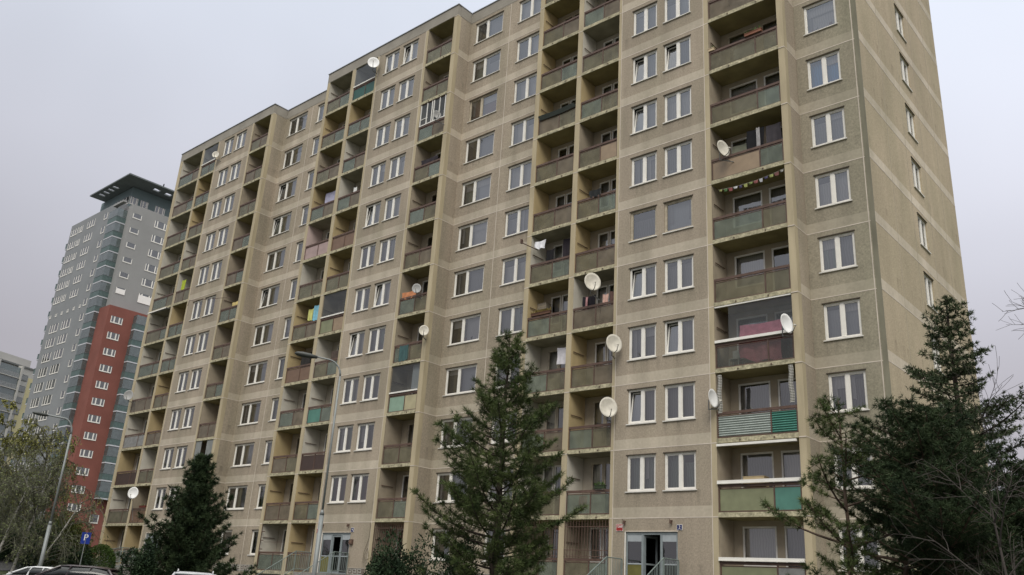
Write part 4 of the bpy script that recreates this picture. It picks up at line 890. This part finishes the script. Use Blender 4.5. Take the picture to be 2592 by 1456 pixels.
# ------------------------------------------------------------------ trees
BARK = mat('bark_brown', (.055, .042, .032), .95, .35, 9, .6, stretch=(1, 1, .3)); BARKP = mat('bark_pine', (.10, .07, .05), .95, .35, 9, .6, stretch=(1, 1, .3))
def leafmat(name, c0, c1, rough=.8):
    """leaf colour varies from clump to clump (object-space noise)"""
    M, t, p = nodes(name); N = t.nodes.new; L = t.links.new; p.inputs['Roughness'].default_value = rough; p.inputs['Specular IOR Level'].default_value = .2
    tc = N('ShaderNodeTexCoord'); n = N('ShaderNodeTexNoise'); n.inputs['Scale'].default_value = 2.2; n.inputs['Detail'].default_value = 5; L(tc.outputs['Object'], n.inputs['Vector'])
    r = N('ShaderNodeValToRGB'); r.color_ramp.elements[0].position = .35; r.color_ramp.elements[0].color = (*c0, 1); r.color_ramp.elements[1].position = .68; r.color_ramp.elements[1].color = (*c1, 1); L(n.outputs[0], r.inputs[0]); L(r.outputs[0], p.inputs['Base Color']); MATS[name] = M; return M
PINE = leafmat('pine_needles', (.028, .047, .014), (.085, .11, .034)); PINED = leafmat('dark_needles', (.014, .027, .011), (.038, .058, .022)); SPR = leafmat('spruce_needles', (.028, .045, .020), (.065, .085, .038))
def tuft(mb, k, p, d, rnd, n, ln, w):
    d = d.normalized()
    for i in range(n):
        v = Vector((rnd.gauss(0, 1), rnd.gauss(0, 1), rnd.gauss(0, 1))).normalized(); e = (d * .75 + v * .85).normalized() * ln * rnd.uniform(.7, 1.15)
        s_ = e.cross(Vector((rnd.gauss(0, 1), rnd.gauss(0, 1), rnd.gauss(0, 1)))).normalized() * w
        b = p + v * ln * .12; m_ = len(mb.v); mb.v += [tuple(b - s_), tuple(b + s_), tuple(b + e)]; mb.f.append((m_, m_ + 1, m_ + 2)); mb.m.append(k)
def conifer(name, label, base, Ht, prof, seed, leaf, bark, r0=.12, whorl=.42, nb=6, up=.25, droop=0., tl=.15, tn=9, tw=.010, gap=.15, lean=(0, 0), sub=.22, group=None, clump=1., low=0.1, twist=None, thin=.0, wv=.12, cat='tree'):
    """prof(t): branch length at relative height t"""
    rnd = random.Random(seed); o = empty(name, base, label, cat, group); T = MB(); C = MB(); k = C.mi(leaf); tp = []
    n = 14
    for i in range(n + 1):
        t = i / n; off = Vector((0, 0, 0)) if not twist else Vector(twist(t)); tp.append(Vector((lean[0] * t + rnd.gauss(0, .02), lean[1] * t + rnd.gauss(0, .02), Ht * t)) + off)
    T.tube([tuple(v) for v in tp], [r0 * (1 - .93 * (i / n)) + .006 for i in range(n + 1)], bark, 8)
    def trunk(z): t = min(max(z / Ht, 0), .9999) * n; i = int(t); return tp[i].lerp(tp[i + 1], t - i)
    z = Ht * low
    while z < Ht * .985:
        t = z / Ht; L0 = prof(t); ph = rnd.uniform(0, 6.28); cnt = max(3, int(nb * (1 - .3 * t)))
        for j in range(cnt):
            if rnd.random() < thin: continue
            az = ph + 6.283 * j / cnt + rnd.uniform(-.35, .35); Lb = L0 * rnd.uniform(1 - wv * 2.2, 1 + wv) + .05; dr = Vector((math.cos(az), math.sin(az), 0)); z0 = z + rnd.uniform(-.12, .12)
            st = trunk(z0); pts = []; m_ = max(4, int(Lb / .25))
            upk = up * (1 + t * 1.3); wob = Vector((rnd.gauss(0, .1), rnd.gauss(0, .1), 0))
            for i in range(m_ + 1): u = i / m_; pts.append(st + dr * Lb * u + Vector((0, 0, Lb * (upk * u - droop * u * (1.3 - u) + .12 * u * u * u))) + wob * u * u)
            T.tube([tuple(v) for v in pts], [.028 * Lb / 2 * (1 - .75 * i / m_) + .004 for i in range(m_ + 1)], bark, 4, False)
            # side twigs with needle clumps
            s0 = gap if t > .12 else gap * 1.5; u = s0 + rnd.uniform(0, .1)
            while u < 1.0:
                i = min(int(u * m_), m_ - 1); b = pts[i].lerp(pts[i + 1], u * m_ - i); bd = (pts[i + 1] - pts[i]).normalized()
                for sd in (-1, 1):
                    ln = min(.62, Lb * .42) * (1.12 - u) * rnd.uniform(.55, 1.15) + .06; sdv = (bd.cross(Vector((0, 0, 1))).normalized() * sd + bd * .7 + Vector((0, 0, rnd.uniform(-.05, .35)))).normalized()
                    e = b + sdv * ln
                    if ln > .2: T.tube([tuple(b), tuple(e)], [.007, .003], bark, 3, False)
                    q = .12 * ln
                    while q < ln + .04: tuft(C, k, b + sdv * q + Vector((rnd.gauss(0, .025), rnd.gauss(0, .025), rnd.gauss(0, .025))), sdv, rnd, int(tn * rnd.uniform(.6, 1.3)), tl, tw); q += tl * .62 / clump
                if rnd.random() < .75: tuft(C, k, b, bd + Vector((0, 0, .5)), rnd, tn, tl, tw)
                u += sub / max(Lb, .4)
            tuft(C, k, pts[-1], bd, rnd, tn + 4, tl, tw)
        z += whorl * rnd.uniform(.75, 1.2) * (1 - .35 * t)
    for i in range(10): tuft(C, k, tp[-1] - Vector((0, 0, .09 * i)), Vector((0, 0, 1)), rnd, tn, tl, tw)
    T.build('trunk', o); C.build('crown', o); return o
gz = ground_z
p_ = gpos(132.2, 22); b_ = (p_.x, p_.y, gz(p_.x, p_.y))
def profA(t):
    for (a, va), (b, vb) in zip([(0, 1.2), (.14, 2.0), (.30, 2.15), (.34, 2.25), (.5, 1.75), (.62, 1.75), (.7, 1.2), (.8, .95), (.9, .62), (1, .12)], [(.14, 2.0), (.30, 2.15), (.34, 2.25), (.5, 1.75), (.62, 1.75), (.7, 1.2), (.8, .95), (.9, .62), (1, .12), (1.01, .1)]):
        if a <= t <= b: return va + (vb - va) * (t - a) / (b - a)
    return .1
conifer('pine_tree', 'tall open pine with drooping lower boughs standing alone before the block', b_, 6.0 - b_[2], lambda t: profA(t) * .80, 11, PINE, BARK, r0=.13, up=.26, droop=.24, nb=8, whorl=.35, tn=20, tl=.135, tw=.0065, gap=.38, lean=(.05, 0), sub=.165, thin=.12, wv=.2, clump=1.15)
p_ = gpos(150.9, 42); b_ = (p_.x, p_.y, gz(p_.x, p_.y) - .2)
conifer('pine_tree', 'dense very dark pine behind the silver car', b_, 4.55 - b_[2], lambda t: 2.75 * (1 - t) ** .92 * (.87 + .13 * math.sin(t * 25)) + .15, 5, PINED, BARK, r0=.12, up=.42, droop=.1, nb=9, whorl=.34, tn=18, tl=.20, tw=.016, gap=.10, sub=.24, low=.03, wv=.2)
p_ = gpos(103.9, 20.5); b_ = (p_.x, p_.y, gz(p_.x, p_.y))
conifer('spruce_tree', 'tall sparse-topped spruce at the right edge against the gable', b_, 6.35 - b_[2], lambda t: min(2.0, .22 + 3.3 * (1 - t) ** 1.1), 21, SPR, BARK, r0=.14, up=.12, droop=.10, nb=6, whorl=.36, tn=9, tl=.08, tw=.010, gap=.12, sub=.15, low=.18, wv=.3, clump=1.15)
p_ = gpos(110.6, 17); b_ = (p_.x, p_.y, gz(p_.x, p_.y))
conifer('pine_tree', 'slender young pine in front of the end windows', b_, 3.25 - b_[2], lambda t: .3 + 1.55 * (1 - t) ** .55 * (.8 + .25 * math.sin(t * 31)), 32, PINE, BARKP, r0=.06, up=.22, droop=.08, nb=5, whorl=.46, tn=22, tl=.10, tw=.0052, gap=.45, sub=.16, thin=.12, wv=.3, low=.2)
p_ = gpos(104.7, 16.5); b_ = (p_.x, p_.y, gz(p_.x, p_.y))
def tw_(t):
    # the stem snakes sideways low down before straightening
    d = Vector((math.sin(R_(104.7)), -math.cos(R_(104.7)), 0)); a = .55 * math.exp(-((t - .36) / .07) ** 2) - .35 * smooth(t, .38, .55); return tuple(d * a)
o_ = conifer('pine_tree', 'bushy pine with a crooked forked stem at the lower right', b_, 2.75 - b_[2], lambda t: .3 + 1.25 * (1 - abs(t - .58) * 1.9) if t > .3 else .5, 43, PINED, BARKP, r0=.16, up=.22, droop=.05, nb=9, whorl=.27, tn=20, tl=.10, tw=.0062, gap=.18, sub=.15, low=.44, wv=.25, twist=tw_)
p = MB(); dv = Vector((math.sin(R_(104.7)), -math.cos(R_(104.7)), 0)); p.tube([tuple(Vector((0, 0, 2.1)) + dv * .1), tuple(Vector((0, 0, 2.35)) - dv * .4), tuple(Vector((0, 0, 2.5)) - dv * 1.3)], [.08, .05, .02], BARKP, 7); p.build('trunk_fork', o_)
# a second young pine between them
p_ = gpos(107.6, 17.6); b_ = (p_.x, p_.y, gz(p_.x, p_.y))
conifer('pine_tree', 'middle pine filling the gap between the slender one and the crooked one', b_, 2.75 - b_[2], lambda t: .35 + 1.75 * (1 - t) ** .5 * (.8 + .25 * math.sin(t * 27)), 57, PINE, BARKP, r0=.07, up=.25, droop=.08, nb=5, whorl=.46, tn=22, tl=.10, tw=.0052, gap=.45, sub=.16, wv=.3, low=.25, thin=.15)
p_ = gpos(100.3, 18.5); b_ = (p_.x, p_.y, gz(p_.x, p_.y))
conifer('spruce_tree', 'dark broad conifer cut off by the right edge of the view', b_, 2.2 - b_[2], lambda t: .4 + 1.8 * (1 - t) ** .7, 64, PINED, BARK, r0=.1, up=.2, droop=.1, nb=8, whorl=.3, tn=11, tl=.12, tw=.011, gap=.15, sub=.16, wv=.25, low=.05)
# broadleaf trees without leaves
def bare(name, label, base, Ht, seed, bark, r0, levels=4, spread=.55, twl=.8, group=None, leaf=None, ln=0, twig=.008, weep=0., lean=(0, 0), pale=None, first=.25, nb1=16, lsize=.05):
    rnd = random.Random(seed); o = empty(name, base, label, 'tree', group); T = MB(); K = MB(); lk = K.mi(leaf) if leaf else 0; twigm = pale or bark
    def grow(p, d, L, r, lev):
        n = 5 if lev == 0 else 4; pts = [p]; dd = d.copy()
        for i in range(n): dd = (dd + Vector((rnd.gauss(0, .1), rnd.gauss(0, .1), rnd.gauss(0, .06) - weep * lev * .12)) * (1 if lev else .35)).normalized(); pts.append(pts[-1] + dd * L / n)
        T.tube([tuple(v) for v in pts], [max(r * (1 - .7 * i / n), twig * .6) for i in range(n + 1)], bark if lev < 1 else twigm, 7 if lev == 0 else (5 if lev == 1 else 3), False)
        if lev >= levels:
            for q in range(ln):
                v = rnd.random() * (n - 1e-6); i = int(v); c_ = pts[i].lerp(pts[i + 1], v - i) + Vector((rnd.gauss(0, .03), rnd.gauss(0, .03), rnd.gauss(0, .03))); a_ = Vector((rnd.gauss(0, 1), rnd.gauss(0, 1), rnd.gauss(0, 1))).normalized() * lsize; b2 = a_.cross(Vector((rnd.gauss(0, 1), rnd.gauss(0, 1), rnd.gauss(0, 1)))).normalized() * lsize * .5
                m_ = len(K.v); K.v += [tuple(c_ - a_), tuple(c_ + b2), tuple(c_ + a_), tuple(c_ - b2)]; K.f.append((m_, m_ + 1, m_ + 2, m_ + 3)); K.m.append(lk)
            return
        cnt = nb1 if lev == 0 else rnd.randint(4, 6)
        for j in range(cnt):
            v = (first + (1 - first) * (j + rnd.random()) / cnt) if lev == 0 else .2 + .8 * (j + rnd.random()) / cnt
            v = min(v, .999) * n; i = int(v); b2 = pts[i].lerp(pts[i + 1], v - i); dd = (pts[i + 1] - pts[i]).normalized(); side = dd.cross(Vector((rnd.gauss(0, 1), rnd.gauss(0, 1), rnd.gauss(0, 1)))).normalized()
            nd = (dd * (1 - spread) + side * spread * 1.25 + Vector((0, 0, .12 - weep * .1 * lev))).normalized(); grow(b2, nd, L * (.42 if lev == 0 else .55) * rnd.uniform(.7, 1.2) * (1.15 - .5 * v / n if lev == 0 else 1), r * (.38 if lev == 0 else .5), lev + 1)
    grow(Vector((0, 0, -.1)), Vector((lean[0], lean[1], 1)).normalized(), Ht, r0, 0)
    T.build('trunk', o)
    if leaf: K.build('crown', o)
BIR = mat('birch_bark', (.30, .29, .26), .8, .6, 5, .2, stretch=(1, 1, 3)); TWG = mat('birch_twig', (.085, .085, .06), .9, .2, 6); BUD = leafmat('birch_buds', (.09, .11, .045), (.15, .17, .075)); WIL = leafmat('willow_leaf', (.13, .14, .03), (.26, .25, .07)); TWP = mat('grey_twig', (.06, .052, .045), .9, .2, 6)
for i, (az, D, h, sd, le, lab) in enumerate(((160.9, 60, 6.6, 3, (-.05, .1), 'birch with a crooked white stem left of the street lamp'), (159.9, 61, 7.6, 8, (.02, .02), 'grey-stemmed birch between the crooked birch and the street lamp'), (159.0, 60.5, 6.2, 12, (.35, .25), 'birch leaning right behind the street lamp'), (161.9, 66, 7.6, 15, (0, 0), 'birch at the left edge with drooping twigs'))):
    p_ = gpos(az, D); bare('birch_tree', lab, (p_.x, p_.y, gz(p_.x, p_.y)), h * .88, sd, BIR, .10, 4 if le[0] < .3 else 3, .46, group='birches by the path', leaf=BUD, ln=1, twig=.010, weep=.9, lean=le, pale=TWG, first=.25, nb1=18, lsize=.07)
p_ = gpos(162.6, 72); bare('willow_tree', 'yellow-green budding willow at the far left edge', (p_.x, p_.y, gz(p_.x, p_.y)), 9.5, 23, TWG, .16, 4, .5, leaf=WIL, ln=6, twig=.02, weep=1.1, first=.2, nb1=20, lsize=.11)
p_ = gpos(159.3, 78); bare('willow_tree', 'olive-green budding tree behind the birches', (p_.x, p_.y, gz(p_.x, p_.y)), 9.0, 29, TWG, .16, 4, .5, leaf=WIL, ln=3, twig=.02, weep=.9, first=.2, nb1=20, lsize=.09)
p_ = gpos(97.6, 18.5); bare('bare_tree', 'leafless tree at the right edge beside the spruce', (p_.x, p_.y, gz(p_.x, p_.y)), 6.1, 31, TWP, .09, 4, .42, twig=.006, weep=0, first=.3, nb1=14, lean=(-.05, 0))
p_ = gpos(102.0, 15.0); bare('bare_tree', 'thin leafless sapling crossing the crooked pine', (p_.x, p_.y, gz(p_.x, p_.y)), 3.4, 37, TWP, .04, 3, .5, twig=.005, weep=.1, first=.25, nb1=9)
# shrubs: leaf clouds over hidden stems
def shrub(name, label, base, rx, ry, rz, seed, leaf, n=2600, size=.045, lumps=7, group=None, cat='shrub', solid=True):
    rnd = random.Random(seed); o = empty(name, base, label, cat, group); C = MB(); k = C.mi(leaf); L_ = [(rnd.gauss(0, .3), rnd.gauss(0, .3), rnd.uniform(.2, .75), rnd.uniform(.35, .62)) for _ in range(lumps)] + [(0, 0, .45, .62 if lumps else 1)]
    if lumps == 0: L_ = [(0, 0, .5, .5)]
    for i in range(n):
        c_ = rnd.choice(L_); v = Vector((rnd.gauss(0, 1), rnd.gauss(0, 1), rnd.gauss(0, 1))).normalized(); q = c_[3] * rnd.uniform(.55, 1.0) ** .4 * (1 if lumps else 2) ** 0
        P = Vector(((c_[0] + v.x * q) * rx, (c_[1] + v.y * q) * ry, (c_[2] + v.z * q) * rz)) if lumps else Vector((v.x * rx * q * 2, v.y * ry * q * 2, rz * .5 + v.z * q * rz))
        if P.z < .02: continue
        a_ = (v + Vector((rnd.gauss(0, .7), rnd.gauss(0, .7), rnd.gauss(0, .7)))).normalized() * size * rnd.uniform(.7, 1.5); b2 = a_.cross(Vector((rnd.gauss(0, 1), rnd.gauss(0, 1), rnd.gauss(0, 1)))).normalized() * size * .45
        m_ = len(C.v); C.v += [tuple(P - a_), tuple(P + b2), tuple(P + a_), tuple(P - b2)]; C.f.append((m_, m_ + 1, m_ + 2, m_ + 3)); C.m.append(k)
    C.build('crown', o); T = MB()
    for i in range(7): a = i / 7 * 6.283; T.tube([(0, 0, -.05), (math.cos(a) * rx * .3, math.sin(a) * ry * .3, rz * .45)], [.03, .01], BARK, 4, False)
    T.build('stem', o)
YEW = leafmat('juniper_leaf', (.012, .026, .012), (.03, .05, .02)); BOX = leafmat('box_leaf', (.035, .065, .012), (.065, .11, .022)); FOR = leafmat('hedge_leaf', (.035, .05, .012), (.08, .09, .022))
def sh(az, D, ztop, r, *a, name='shrub', **k):
    p_ = gpos(az, D); g0 = gz(p_.x, p_.y); shrub(name, a[0], (p_.x, p_.y, g0), r, r, ztop - g0, a[1], a[2], **k)
sh(155.55, 62, 1.15, .98, 'round clipped bright green shrub at the end of the block', 1, BOX, lumps=0, n=9000, size=.05, name='clipped_shrub')
sh(138.6, 23, .46, .9, 'dark rounded shrub left of the tall open pine', 2, YEW, n=9000, size=.045, group='low dark shrubs')
sh(134.3, 22, .30, .95, 'low spreading juniper at the foot of the tall open pine', 3, YEW, n=6000, size=.04, group='low dark shrubs')
sh(137.2, 24, .35, .8, 'low scraggly shrub between the rounded shrub and the juniper', 4, YEW, n=3500, size=.045, group='low dark shrubs')
sh(106.0, 18.5, .75, 1.5, 'low dark conifer hedge under the right-hand pines', 5, YEW, n=9000, size=.04, group='low dark shrubs')
sh(101.5, 19.5, 1.6, 2.0, 'dark hedge at the lower right edge', 6, YEW, n=12000, size=.045, group='low dark shrubs')
sh(153.1, 40, .55, .8, 'dark low growth spreading left of the dense pine', 7, YEW, n=7000, size=.06, group='low dark shrubs')
for i, (az, D, zt, r, M, lab) in enumerate(((157.0, 69, 2.0, 1.5, FOR, 'olive hedge bush behind the parking sign'), (157.9, 68, 2.6, 1.9, FOR, 'tall olive bush below the red tower wing'), (158.9, 66, 2.0, 1.8, YEW, 'dark bush right of the lamp foot'), (159.9, 69, 1.7, 1.6, YEW, 'dark bush under the grey-stemmed birch'), (160.9, 71, 2.3, 1.8, FOR, 'olive bush under the crooked birch'), (162.2, 80, 3.4, 2.6, YEW, 'dark bush mass at the left edge behind the path'), (156.9, 60, .35, .9, YEW, 'low dark bush left of the clipped shrub'), (160.2, 84, 3.6, 2.8, YEW, 'dark bush mass behind the birches'), (158.0, 88, 4.4, 3.0, FOR, 'bushy olive mass at the tower foot'))):
    sh(az, D, zt, r, lab, 30 + i, M, n=5200, size=.085, group='bushes by the path')
